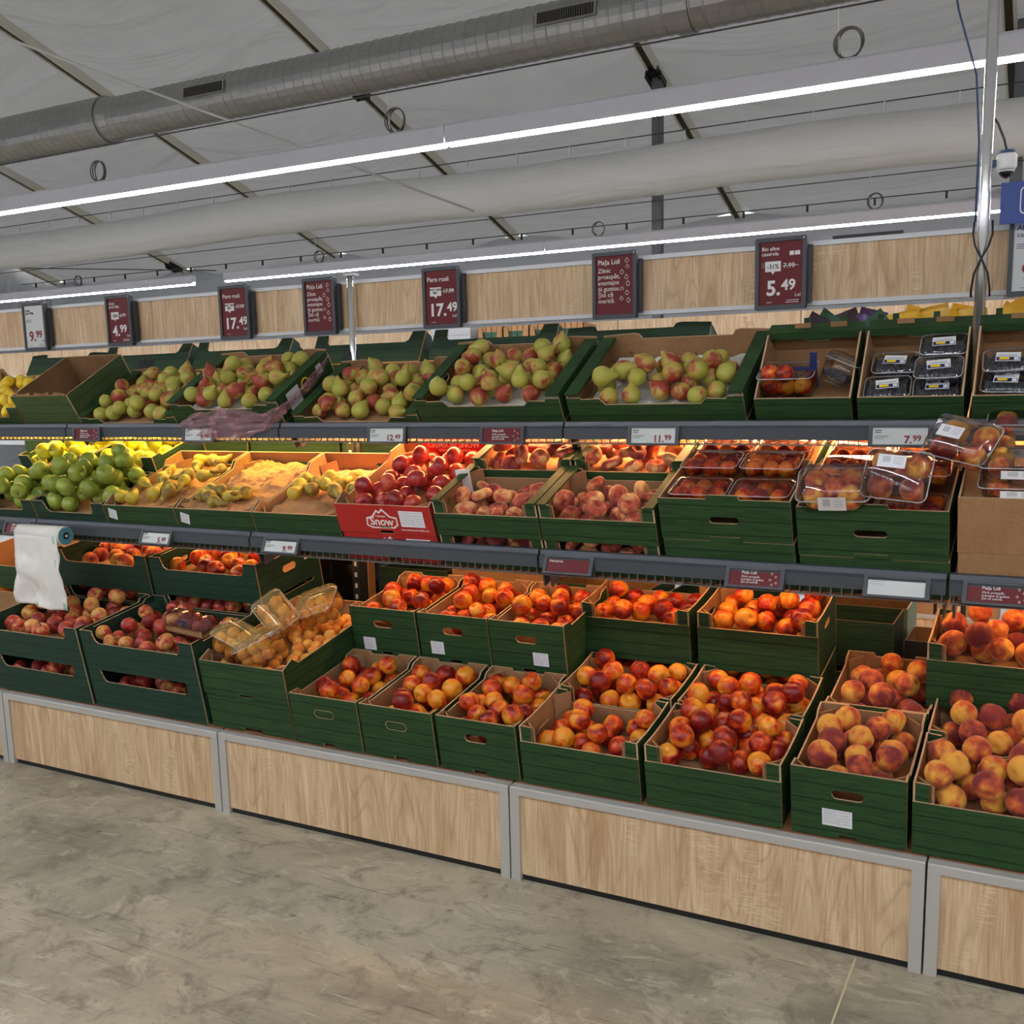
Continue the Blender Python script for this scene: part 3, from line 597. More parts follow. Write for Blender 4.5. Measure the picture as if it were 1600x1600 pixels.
def crate(kind, sh, X, u, v, W, D, H, label, cat='crate', group='green fruit crates', mats=('crate_green', 'kraft', 'cut_edge'), name='fruit_crate', yaw=0, tilt=None, **o):
    t = sh[2] if tilt is None else tilt
    root = thing(name, label, cat, group, on(sh, X, u, v), (t, 0, yaw))
    key = (kind, W, D, H, mats, tuple(sorted((k, str(q)) for k, q in o.items() if k in ('hole', 'score', 'slot', 'lowf', 'inner', 'cutb', 'tab', 'shole', 'ledge'))))
    def build():
        P = []
        def pan(nm, outer, holes, fn, mi=(0, 1, 2)): P.append((nm, MB().panel(outer, holes, TH_, fn, mi).mesh(nm, list(mats))))
        mid = W/2
        if kind == 'N':
            hs = [oval(mid, H*.66, .085, .028)] if o.get('hole') else []
            front = [(0, 0), (mid-.025, 0), (mid-.025, .012), (mid+.025, .012), (mid+.025, 0), (W, 0), (W, H), (0, H)] if o.get('slot', 1) else [(0, 0), (W, 0), (W, H), (0, H)]
            pan('front_panel', front, hs, fn_front()); pan('back_panel', [(0, 0), (W, 0), (W, H), (W*.72, H), (W*.7, H-.012), (W*.3, H-.012), (W*.28, H), (0, H)], [oval(mid, H*.62, .085, .028)], fn_back(D))
            sd = [(TH_, 0), (D-TH_, 0), (D-TH_, H), (D-.05, H-.004), (D-.07, H-.022), (.07, H-.022), (.05, H-.004), (TH_, H)]
            pan('side_panel', sd, [], fn_left()); pan('side_panel', sd, [], fn_right(W))
        elif kind == 'W':
            lf = o.get('lowf', H*.74)
            pan('front_panel', [(0, 0), (W, 0), (W, lf), (0, lf)], [], fn_front()); pan('back_panel', [(0, 0), (W, 0), (W, lf), (0, lf)], [], fn_back(D))
            hs = [oval(D/2, H*.72, .08, .024)] if o.get('shole') else []
            sd = [(TH_, 0), (D-TH_, 0), (D-TH_, H), (D*.7, H-.006), (D*.3, H-.006), (TH_, H)]
            pan('side_panel', sd, hs, fn_left()); pan('side_panel', sd, hs, fn_right(W))
            pw = .042
            if o.get('ledge'):
                for x0 in (-.001, W-.031): P.append(('side_ledge', MB().box(x0, x0+.032, -.001, D+.001, H-.001, H+.005, 0).mesh('side_ledge', list(mats))))
            for x0 in (0, W-pw): 
                pan('corner_post', [(x0+.001, .01), (x0+pw-.001, .01), (x0+pw-.001, H-.003), (x0+.001, H)], [], fn_front(TH_+.0005)); pan('corner_post', [(x0+.001, .01), (x0+pw-.001, .01), (x0+pw-.001, H-.003), (x0+.001, H)], [], fn_back(D-TH_-.0005), (0, 0, 2))
            for s_ in (0, 1):
                mb = MB(); mt = Matrix.Translation((TH_+.014 if not s_ else W-TH_-.014, D*.42, H*.66)) @ Matrix.Rotation(radians(24 if not s_ else -24), 4, 'Y'); mb.box(-.002, .002, -.035, .035, -.012, .02, 1, mt); P.append(('handle_flap', mb.mesh('handle_flap', list(mats))))
        elif kind == 'A':
            cb = o.get('cutb', .052); e = .066
            fo = [(0, 0), (W, 0), (W, H), (W-e, H), (W-e-.004, H-cb+.012), (W-e-.016, H-cb), (e+.03, H-cb), (e+.014, H-cb+.01), (e, H), (0, H)]
            fo2 = fo if not o.get('slot') else [(0, 0), (mid-.06, 0), (mid-.055, .02), (mid+.055, .02), (mid+.06, 0)]+fo[1:]
            pan('front_panel', fo2, [], fn_front()); pan('back_panel', fo, [], fn_back(D))
            hs = [oval(D*.5, H*.55, .085, .03)] if o.get('shole') else []
            sd = [(TH_, 0), (D-TH_, 0), (D-TH_, H), (D-.05, H), (D-.065, H-.014), (.065, H-.014), (.05, H), (TH_, H)]
            pan('side_panel', sd, hs, fn_left()); pan('side_panel', sd, hs, fn_right(W))
        elif kind == 'P':
            lf = H*.62
            fo = [(0, 0), (W, 0), (W, H-.012), (W-.05, H-.012), (W-.055, H-.022), (W-.12, H-.02), (W-.14, lf), (.14, lf), (.12, H-.016), (.055, H-.018), (.05, H-.012), (0, H-.012)]
            pan('front_panel', fo, [], fn_front(), (0, 0, 2))
            bo = [(0, 0), (W, 0), (W, H+.012), (W-.1, H+.018), (W-.12, H+.014), (W-.13, H-.004), (.15, H-.004), (.14, H+.014), (.12, H+.018), (0, H+.012)]
            pan('back_panel', bo, [], fn_back(D))
            sd = [(TH_, 0), (D-TH_, 0), (D-TH_, H-.002), (TH_, H-.002)]
            pan('side_panel', sd, [oval(D*.55, H*.5, .08, .026)], fn_left()); pan('side_panel', sd, [oval(D*.55, H*.5, .08, .026)], fn_right(W))
            for x0 in (-.001, W-.047):
                mb = MB().box(x0, x0+.048, -.001, D+.001, H-.002, H+.006, 0); P.append(('side_ledge', mb.mesh('side_ledge', list(mats))))
        elif kind == 'C':
            pan('front_panel', [(0, 0), (mid-.03, 0), (mid-.03, .012), (mid+.03, .012), (mid+.03, 0), (W, 0), (W, H), (0, H)], [], fn_front())
            pan('back_panel', [(0, 0), (W, 0), (W, H+.03), (0, H+.03)], [oval(W*.72, H*.75, .07, .02)], fn_back(D))
            sd = [(TH_, 0), (D-TH_, 0), (D-TH_, H+.03), (D*.8, H+.03), (D*.74, H+.005), (.09, H-.006), (.06, H+.02), (TH_, H)]
            pan('side_panel', sd, [], fn_left()); pan('side_panel', sd, [], fn_right(W))
        elif kind == 'T':     # flat-front box with a hand hole and a tab
            fo = [(0, 0), (mid-.045, 0), (mid-.045, .014), (mid+.045, .014), (mid+.045, 0), (W, 0), (W, H)]
            fo += [(mid+.05, H), (mid+.046, H+.014), (mid-.046, H+.014), (mid-.05, H), (0, H)] if o.get('tab') else [(0, H)]
            pan('front_panel', fo, [oval(mid, H*.5, .09, .022)] if o.get('hole', 1) else [], fn_front()); pan('back_panel', [(0, 0), (W, 0), (W, H), (0, H)], [], fn_back(D))
            sd = [(TH_, 0), (D-TH_, 0), (D-TH_, H), (TH_, H)]
            pan('side_panel', sd, [], fn_left()); pan('side_panel', sd, [], fn_right(W))
        elif kind == 'B':     # berry display: low front, high back with folded green rim
            hf = H*.6
            pan('front_panel', [(0, 0), (W, 0), (W, hf), (0, hf)], [], fn_front()); pan('back_panel', [(0, 0), (W, 0), (W, H), (0, H)], [oval(mid, H*.8, .08, .02)], fn_back(D))
            sd = [(TH_, 0), (D-TH_, 0), (D-TH_, H), (D-.07, H), (TH_, hf)]
            pan('side_panel', sd, [], fn_left()); pan('side_panel', sd, [], fn_right(W))
            mb = MB().box(0, W, D-.055, D, H, H+.005, 0).box(0, W, D-.058, D-.054, H-.02, H+.005, 0); P.append(('top_rim', mb.mesh('top_rim', list(mats))))
            for x0 in (W*.28, W*.66): mb = MB().box(x0, x0+.05, D-.03, D-.026, H+.003, H+.02, 1); P.append(('rim_tab', mb.mesh('rim_tab', list(mats))))
        P.append(('base_panel', MB().box(TH_, W-TH_, TH_+.05, D-TH_, .002, .007).mesh('base_panel', [mats[1]])))
        if kind in 'NWAC':
            hh = {'N': H-.012, 'W': H-.008, 'A': H-.02, 'C': H-.004}[kind]
            for mk in flap(W, D, hh, .05 if kind != 'C' else .06): P.append(('corner_flap', mk().mesh('corner_flap', [mats[1]])))
        if o.get('score'):
            pts = [(a, -.0006, b) for a, b in oval(mid, H*.66, .085, .03)]; P.append(('scored_handle', MB().tube(pts+[pts[0]], .0009, 4).mesh('scored_handle', [mats[2]])))
        return P
    for nm, me in cached(key, build): link(nm, me, root)
    st = o.get('stick')
    if st: sticker(root, *st)
    if o.get('liner') is not None:
        z = o['liner']; bx('liner', (TH_+.001, W-TH_-.001, TH_+.001, D-TH_-.001, z-.006, z-.001), o.get('lmat', 'kraft'), root)
    root['W'], root['D'], root['H'] = W, D, H
    return root
def mw(root): return Matrix.LocRotScale(root.location, root.rotation_euler, Vector((1, 1, 1)))

# ------------------------------------------------------------------ fruit meshes
def revolve(prof, nseg, fnr=None):
    """prof: list of (r,z) from top pole to bottom pole"""
    vs, fs = [], []; n = len(prof)
    for i, (r, z) in enumerate(prof):
        for k in range(nseg):
            a = 2*pi*k/nseg; x, y, zz = r*cos(a), r*sin(a), z
            if fnr: x, y, zz = fnr(x, y, zz, a, i/(n-1))
            vs.append((x, y, zz))
    for i in range(n-1):
        for k in range(nseg): fs.append((i*nseg+k, (i+1)*nseg+k, (i+1)*nseg+(k+1) % nseg, i*nseg+(k+1) % nseg))
    fs.append(tuple(range(nseg))); fs.append(tuple((n-1)*nseg+k for k in range(nseg-1, -1, -1)))
    return vs, fs
def fruitmesh(name, vs, fs, mat): b = MB(); b.add(vs, fs); return b.mesh(name, [mat], True)
def peach_vf(R, zs=.95, cleft=.06, dim=.2, pt=.03, n=18, ns=24):
    prof = []
    for i in range(n+1):
        th = .06+(pi-.1)*i/n
        r = R*(1-dim*exp(-(th/.34)**2)+pt*exp(-((pi-th)/.4)**2)); prof.append((r*sin(th), r*cos(th)*zs))
    def f(x, y, z, a, t):
        a = (a+pi) % (2*pi)-pi; k = 1-cleft*exp(-(a/.27)**2)*sin(pi*min(1, t*1.05))**.5*(1 if t < .8 else .4); return x*k, y*k, z
    return revolve(prof, ns, f)
def apple_vf(R, n=18, ns=18, tall=.9):
    prof = []
    for i in range(n+1):
        th = .05+(pi-.1)*i/n; r = R*(1-.34*exp(-(th/.36)**2)-.26*exp(-((pi-th)/.34)**2)); k = 1-.08*(1-cos(th))/2
        prof.append((r*sin(th)*k, r*cos(th)*tall))
    def f(x, y, z, a, t): q = 1+.025*cos(5*a)*t; return x*q, y*q, z
    return revolve(prof, ns, f)
def pear_vf(R, Lr, n=20, ns=16, bend=.2):
    prof = []
    for i in range(n+1):
        t = i/n; z = Lr*(1-t)-R*t   # top +Lr .. bottom -R
        q = (z+R)/(Lr+R)            # 0 bottom..1 top
        body = sqrt(max(0, 1-((z)/(R*1.02))**2)) if z < R else 0
        neck = .47*(1-((q-.55)/.47)**2)**.5 if .1 < q < 1 and abs((q-.55)/.47) < 1 else 0
        rr = R*max(body, neck*(1.25-.35*q))
        if q > .3: rr = R*max(neck*(1.25-.35*q), body*.96, .47*max(0, 1-((q-.5)/.52)**2)**.5 if q < 1 else 0, (1-q)*1.15 if q > .45 else 0)
        if i == 0: rr = R*.06
        if i == n: rr = R*.05; z = -R*.9
        prof.append((max(rr, R*.05), z))
    # smooth
    for _ in range(3): prof = [prof[0]]+[((prof[i-1][0]+2*prof[i][0]+prof[i+1][0])/4, prof[i][1]) for i in range(1, n)]+[prof[-1]]
    def f(x, y, z, a, t): b = bend*R*max(0, (z/Lr))**2; return x+b, y, z
    return revolve(prof, ns, f)
MESH = {}
def FM(kind):
    if kind in MESH: return MESH[kind]
    if kind == 'nectarine': o = [fruitmesh(kind, *peach_vf(1, .96, .15, .3, .06), 'nectarine_skin')]
    elif kind == 'peach': o = [fruitmesh(kind, *peach_vf(1, .95, .14, .3, .02), 'peach_skin')]
    elif kind == 'flat_peach': o = [fruitmesh(kind, *revolve([(.02, .16), (.12, .18), (.24, .3), (.42, .43), (.64, .45), (.84, .34), (.97, .14), (1, -.04), (.93, -.26), (.72, -.42), (.48, -.44), (.27, -.34), (.12, -.2), (.02, -.17)], 22, lambda x, y, z, a, t: (x*(1-.07*exp(-(((a+pi) % (2*pi)-pi)/.25)**2)), y*(1-.07*exp(-(((a+pi) % (2*pi)-pi)/.25)**2)), z)), 'flat_peach_skin')]
    elif kind == 'apricot': o = [fruitmesh(kind, *peach_vf(1, .95, .06, .1, .03, 12, 14), 'apricot_skin')]
    elif kind.endswith('apple'): o = [fruitmesh(kind, *apple_vf(1), kind+'_skin')]
    elif kind == 'blush_pear': o = [fruitmesh(kind, *pear_vf(1, 1.5), 'blush_pear_skin')]
    elif kind == 'russet_pear': o = [fruitmesh(kind, *pear_vf(1, 2.5, bend=.5), 'russet_pear_skin')]
    elif kind == 'lemon': o = [fruitmesh(kind, *revolve([(max(.05, sin(pi*i/12)**.9*(.92 if i else .1)), 1.25*cos(pi*i/12)) for i in range(13)], 14), 'lemon_skin')]
    elif kind == 'orange': o = [fruitmesh(kind, *peach_vf(1, .97, 0, .06, 0, 12, 14), 'orange_skin')]
    MESH[kind] = o[0]; return o[0]
def stemmesh(kind):
    if kind in CACHE: return CACHE[kind]
    z0, h = {'pear': (1.4, .55), 'apple': (.52, .55)}[kind]
    b = MB().tube([(.12 if kind == 'pear' else 0, 0, z0), ((.18 if kind == 'pear' else .04), .02, z0+h*.5), (.34 if kind == 'pear' else .14, .05, z0+h)], [.05, .04, .06], 6)
    CACHE[kind] = b.mesh('stem', ['stem_brown'], True); return CACHE[kind]
STEM = {'blush_pear': 'pear', 'red_apple': 'apple', 'green_apple': 'apple', 'yellow_apple': 'apple', 'crimson_apple': 'apple'}
NAMES = {'nectarine': 'nectarine', 'peach': 'peach', 'flat_peach': 'flat_peach', 'apricot': 'apricot', 'blush_pear': 'pear', 'russet_pear': 'pear', 'red_apple': 'apple', 'green_apple': 'apple', 'yellow_apple': 'apple', 'crimson_apple': 'apple', 'lemon': 'lemon', 'orange': 'orange'}
COUNT = {}; GROUPS = {}; SEQ = [0]
HIDDEN = set([5,7,42,44,51,54,67,80,81,86,89,90,93,96,98,99,100,101,104,106,111,125,131,132,133,134,135,136,139,143,144,155,158,162,169,183,185,195,200,207,213,214,226,228,231,238,239,268,348,355,394,402,471,490,514,531,555,556,557,558,559,560,561,562,585,586,624,625,630,637,672,677,752,758,770,771,777,778,779,782,784,786,795,796,805,817,820,825,828,831,833,837,855,875,876,878,879,892,908,909,951,954,962,1117,1118,1119,1120,1121,1123,1134,1145,1146,1147,1148,1155,1171,1211,1212,1213,1214,1215,1216,1217,1218,1219,1220,1221,1222,1223,1224,1225])   # pieces buried under other fruit, seen from nowhere near the aisle
def one(kind, pos, r, rot, label, group):
    st_ = kind in STEM and rnd.random() < .75; SEQ[0] += 1
    if SEQ[0] in HIDDEN: return None
    o = link(NAMES[kind], FM(kind), None, pos, rot, r); o['seq'] = SEQ[0]; GROUPS.setdefault((label, group), []).append(o); c = NAMES[kind].replace('_', ' '); tag(o, label, c, group); COUNT[kind] = COUNT.get(kind, 0)+1
    if st_: link('stem', stemmesh(STEM[kind]), o)
    return o
def pack(root, kind, n, r, zf, label, group, region=None, tries=30, bias=None, rv=.08, squash=1.0, zmax=None, pre=()):
    """drop fruit one by one into the crate, each into the lowest of several random spots"""
    Wd, Dd = root['W'], root['D']; x0, x1, y0, y1 = region or (.012, Wd-.012, .012, Dd-.012); A = mw(root); rot3 = A.to_3x3(); placed = list(pre)
    for i in range(n):
        rr = r*(1+rnd.uniform(-rv, rv)); best = None
        for k in range(tries):
            x = rnd.uniform(x0+rr, x1-rr); y = rnd.uniform(y0+rr, y1-rr); z = zf+rr*squash
            for px, py, pz, pq in placed:
                d2 = (x-px)**2+(y-py)**2; s2 = (rr+pq)**2*.94
                if d2 < s2: z = max(z, pz+sqrt(s2-d2)*squash)
            sc = z+(bias(x/Wd, y/Dd) if bias else 0)
            if best is None or sc < best[0]: best = (sc, x, y, z)
        sc, x, y, z = best
        if z > (zmax or root['H']+r*.45): continue
        placed.append((x, y, z, rr))
        if kind == 'blush_pear' or kind == 'russet_pear':
            e = Matrix.Rotation(rnd.uniform(0, 2*pi), 3, 'Z') @ Matrix.Rotation(radians(rnd.choice((25, 45, 65, 80, 90, 100, 150)) if kind == 'blush_pear' else rnd.uniform(78, 100)), 3, 'X') @ Matrix.Rotation(rnd.uniform(0, 6.28), 3, 'Z')
            if y < .1 and (e @ Vector((0, 0, 1))).y < -.05: e = Matrix.Rotation(pi, 3, 'Z') @ e
        elif kind == 'flat_peach': e = Matrix.Rotation(rnd.uniform(0, 6.28), 3, 'Z') @ Matrix.Rotation(radians(rnd.choice((10, 25, 50, 70, 85))), 3, 'X') @ Matrix.Rotation(rnd.uniform(0, 6.28), 3, 'Z')
        else: e = Euler((rnd.uniform(0, 6.28), rnd.uniform(0, 6.28), rnd.uniform(0, 6.28))).to_matrix()
        one(kind, A @ Vector((x, y, z)), rr, (rot3 @ e).to_euler(), label, group)
    return placed
def sheet(name, x0, x1, y0, y1, z, amp, fr, mat, parent, nx=26, ny=26, cups=False, seed=0):
    vs, fs = [], []
    for j_ in range(ny+1):
        for i in range(nx+1):
            x = x0+(x1-x0)*i/nx; y = y0+(y1-y0)*j_/ny
            if cups: zz = z+amp*(max(0, 1-((((x-x0)/.075) % 1-.5)**2+(((y-y0)/.075+.5*(int((x-x0)/.075) % 2)) % 1-.5)**2)*4.4)*-1)
            else: zz = z+amp*noise.noise(Vector((x*fr, y*fr, seed)))+amp*.7*abs(noise.noise(Vector((x*fr*2.3, y*fr*2.3, seed+5))))
            vs.append((x, y, zz))
    for j_ in range(ny):
        for i in range(nx): a = j_*(nx+1)+i; fs.append((a, a+1, a+nx+2, a+nx+1))
    b = MB(); b.add(vs, fs); return link(name, b.mesh(name, [mat], cups, False), parent)
DK = ('crate_green_dark', 'crate_green_dark', 'cut_edge')
GK = ('crate_green', 'kraft', 'cut_edge')

# ================================================================== LOWER DECK, front row
HA, HN, HW = .168, .195, .2
xB0, xB1 = -.063, .56
c = crate('A', LOW, xB0, 0, 0, .598, .4, HA, 'dark green crate under the leftmost red apple crate', mats=DK, liner=.05); pack(c, 'red_apple', 10, .036, .05, 'shaded red apple inside the lower crate at far left', 'apples in the lower left crate', (.05, .55, .02, .2))
c = crate('A', LOW, xB0, 0, HA, .598, .4, HA, 'dark green crate of red apples at far left, upper of two', mats=DK, liner=.07)
pack(c, 'red_apple', 30, .037, .07, 'red apple in the upper crate below the plastic bag roll', 'apples in the leftmost open crate', bias=lambda a, b: -.05*b)
c = crate('A', LOW, xB1, 0, 0, .61, .4, HA, 'dark green crate under the apple crate with the wrapped pack', mats=DK, liner=.05); pack(c, 'red_apple', 10, .036, .05, 'shaded red apple inside the lower crate beside the yellow apricots', 'apples in the lower second crate', (.05, .56, .02, .2))
cB1 = crate('A', LOW, xB1, 0, HA, .61, .4, HA, 'dark green crate of red apples carrying a wrapped apple pack', mats=DK, liner=.06)
pack(cB1, 'red_apple', 34, .034, .06, 'red apple around the shrink-wrapped pack in the second crate', 'apples in the second open crate', bias=lambda a, b: -.03*b+(.05 if .45 < a < .85 and b > .35 else 0))
# second row behind the apples: two crates with dark fruit and a third on top
for i, X in enumerate((xB0, xB1)):
    crate('A', LOW, X, .415, 0, .6, .4, HA, 'dark green bottom crate hidden behind the %s apple stack' % ['left', 'right'][i], mats=DK)
    c = crate('A', LOW, X, .415, HA, .6, .4, HA, 'dark green crate with shaded apples behind the %s red apple crate' % ['leftmost', 'second'][i], mats=DK, liner=.05, shole=1)
    pack(c, 'red_apple', 14, .036, .07, 'dark shaded apple behind the %s red apple crate' % ['leftmost', 'second'][i], 'shaded apples row %d' % i, (.03, .57, .02, .18))
    c = crate('A', LOW, X, .415, 2*HA, .6, .4, HA, ['dark green crate of peaches beside the plastic bag roll', 'dark green crate of orange nectarines with hand hole and label, under the 9.99 tag'][i], mats=DK, liner=.06, shole=1)
    pack(c, 'peach' if i == 0 else 'nectarine', 22, .037, .07, ['orange peach in the raised crate beside the bag roll', 'orange nectarine in the raised crate under the 9.99 tag'][i], 'fruit in raised left crate %d' % i, bias=lambda a, b: .06*abs(a-.55)-.06*b)
    if i: sticker(c, .33, .12, .06, .06, face='right', W=.6)
# apricot crates
crate('T', LOW, 1.195, .006, 0, .4, .59, .142, 'green crate below the apricot punnets', tab=0, hole=0)
cB2 = crate('C', LOW, 1.193, 0, .142, .405, .6, .135, 'green crate topped with clear punnets of yellow apricots', liner=.07)
apl = pack(cB2, 'apricot', 60, .024, .075, 'yellow apricot loose under the punnets', 'loose apricots', bias=lambda a, b: -.02*b)
# narrow nectarine crates
for i, (X, kw, lab, n) in enumerate(((1.608, dict(score=1), 'green narrow crate of nectarines right of the apricots, uncut oval handle', 20), (1.915, dict(score=1), 'green narrow crate of nectarines, second right of the apricots', 24), (2.228, dict(hole=1), 'green narrow crate of nectarines with open hand hole left of the wide crates', 26))):
    c = crate('N', LOW, X, 0, 0, .296, .4, HN, lab, mats=GK, liner=.085, **kw)
    pack(c, 'nectarine', n, .0355, .085, ['nectarine in the front crate beside the apricots', 'nectarine in the second narrow front crate', 'nectarine in the narrow front crate with the open hand hole'][i], 'nectarines narrow front crate %d' % i, bias=lambda a, b: -.04*b)
c = crate('W', LOW, 2.538, 0, 0, .4, .295, HW, 'wide low-front green crate of dark nectarines, half empty', liner=.075); pack(c, 'nectarine', 17, .0355, .075, 'dark nectarine in the half empty wide front crate', 'nectarines half empty crate', bias=lambda a, b: -.01*b)
c = crate('W', LOW, 2.54, .3, 0, .4, .295, HW, 'wide green crate of nectarines behind the half empty one', liner=.1); pack(c, 'nectarine', 24, .036, .1, 'bright nectarine in the crate behind the half empty one', 'nectarines second row left', bias=lambda a, b: .03*b)
c = crate('W', LOW, 2.958, 0, 0, .405, .295, HW, 'wide low-front green crate overflowing with nectarines', liner=.105); pack(c, 'nectarine', 38, .0365, .105, 'nectarine in the overflowing wide front crate', 'nectarines overflowing crate', bias=lambda a, b: -.06*b)
c = crate('W', LOW, 2.96, .3, 0, .4, .295, HW, 'wide green crate behind the overflowing nectarine crate', liner=.1); pack(c, 'nectarine', 24, .0365, .1, 'nectarine in the crate behind the overflowing one', 'nectarines second row right', bias=lambda a, b: .08*b)
c = crate('N', LOW, 3.39, 0, 0, .305, .4, HN+.015, 'green narrow crate of peaches with hand hole and white label at lower right', hole=1, liner=.1, stick=(.125, .065, .08, .052)); pack(c, 'peach', 30, .0385, .1, 'large peach in the front crate with the white label', 'peaches in labelled front crate', bias=lambda a, b: -.03*b)
c = crate('N', LOW, 3.4, .41, 0, .3, .4, HN+.01, 'green narrow crate of peaches behind the labelled peach crate', liner=.1); pack(c, 'peach', 24, .0385, .1, 'peach in the crate behind the labelled peach crate', 'peaches behind labelled crate', bias=lambda a, b: .05*b)
c = crate('W', LOW, 3.708, 0, 0, .41, .295, HW+.01, 'wide low-front green crate of peaches cut by the right edge', liner=.105); pack(c, 'peach', 28, .0385, .105, 'big peach in the lower right corner crate', 'peaches in the corner crate', bias=lambda a, b: -.04*b)
c = crate('W', LOW, 3.71, .3, 0, .41, .295, HW+.01, 'wide green crate of peaches behind the lower right corner crate', liner=.105); pack(c, 'peach', 22, .0385, .105, 'peach in the second row at the right edge', 'peaches second row right edge')
# raised back row
HS = .178
for i, (X, lab, st) in enumerate(((1.606, 'raised green narrow crate of nectarines with label under its hand hole, left of three', (.075, .04, .056, .052)), (1.917, 'raised green narrow crate of nectarines, middle of three', (.075, .055, .056, .05)), (2.222, 'raised green narrow crate of nectarines, right of three, label at lower right', (.2, .055, .06, .05)))):
    crate('N', LOW, X, .415, 0, .298, .4, HS-.002, 'green crate supporting the raised nectarine crate, %s of three' % ['left', 'middle', 'right'][i])
    c = crate('N', LOW, X, .415, HS, .298, .4, HN-.005, lab, hole=1, liner=.085, stick=st); pack(c, 'nectarine', 20, .036, .09, 'red nectarine in the raised narrow crate, %s of three' % ['left', 'middle', 'right'][i], 'nectarines raised narrow crate %d' % i, bias=lambda a, b: -.05*b)
for i, (X, lab) in enumerate(((2.502, 'raised wide green crate of few nectarines, left of two'), (2.936, 'raised wide green crate of red nectarines with side hand hole, right of two'), (3.68, 'raised wide green crate of big peaches at the right edge'))):
    c = crate('W', LOW, X, .605, 0, .405, .3, HS-.004, ['green crate with shaded nectarines under the left raised wide crate', 'green crate with shaded nectarines under the right raised wide crate', 'green crate with shaded peaches under the raised crate at right edge'][i], liner=.06, lowf=.1)
    pack(c, 'nectarine', 8, .036, .06, ['shaded nectarine under the left raised wide crate', 'shaded nectarine under the right raised wide crate', 'shaded fruit under the raised crate at right edge'][i], 'shaded fruit under wide crate %d' % i, (.02, .38, .012, .13))
    c = crate('W', LOW, X, .605 if i < 2 else .52, HS, .405, .3, HW+.005, lab, liner=(.105, .11, .115)[i], shole=1)
    pack(c, ('nectarine', 'nectarine', 'peach')[i], (13, 18, 22)[i], (.036, .036, .0385)[i], (.105, .11, .115)[i], ['nectarine in the left raised wide crate', 'red nectarine in the right raised wide crate', 'big peach in the raised crate at the right edge'][i], 'fruit raised wide crate %d' % i, bias=lambda a, b: -.03*b)

# ================================================================== MIDDLE SHELF
c = crate('A', MID, -.455, 0, 0, .445, .32, .175, 'dark green crate of green apples at the left picture edge', mats=DK, liner=.09); pack(c, 'green_apple', 26, .041, .09, 'green apple in the crate at the left edge', 'green apples left crate', bias=lambda a, b: -.06*b, zmax=.25)
c = crate('A', MID, -.455, .33, .04, .445, .32, .2, 'dark green crate of yellow apples behind the left green apples', mats=DK, liner=.1); pack(c, 'yellow_apple', 20, .04, .1, 'yellow apple in the back crate at the left edge', 'yellow apples left crate')
c = crate('A', MID, .0, 0, 0, .44, .32, .175, 'dark green crate heaped with green apples beside the yellow pears', mats=DK, liner=.1); pack(c, 'green_apple', 46, .042, .1, 'green apple heaped in the crate beside the pears', 'green apples heaped crate', (.012, .47, .012, .33), bias=lambda a, b: -.07*b, zmax=.3)
c = crate('A', MID, .0, .33, .04, .445, .32, .2, 'dark green crate of yellow apples behind the heaped green apples', mats=DK, liner=.12); pack(c, 'yellow_apple', 26, .041, .12, 'yellow apple in the back crate behind the heaped green apples', 'yellow apples second crate')
for i, (X, v, lab, n, st) in enumerate(((.448, .078, 'green crate of mottled yellow pears next to the green apples', 17, (.045, .052, .045, .045, -.0012, .25)), (.862, .078, 'green crate of crumpled brown paper with a few pears', 8, (.045, .05, .045, .045, -.0012, .25)), (1.272, .078, 'green crate of yellow pears on brown paper beside the red carton', 12, None))):
    crate('C', MID, X, 0, 0, .405, .5, .072, 'low green crate under the pear crate, %s of three' % ['left', 'middle', 'right'][i])
    c = crate('C', MID, X, 0, v, .405, .5, .092, lab, stick=st)
    sheet('crumpled_paper', .02, .385, .02, .48, .05+(.02 if i == 1 else 0), .035 if i == 1 else .022, 13, 'kraft_paper', c, 30, 34, seed=i*3)
    pack(c, 'russet_pear', n, .03, .07, ['mottled yellow pear next to the green apples', 'mottled pear lying on the crumpled brown paper', 'yellow pear on brown paper beside the red carton'][i], 'yellow pears crate %d' % i, None if i != 1 else (.012, .3, .012, .2), bias=None if i == 0 else (lambda a, b: .02*abs(b-.5)))
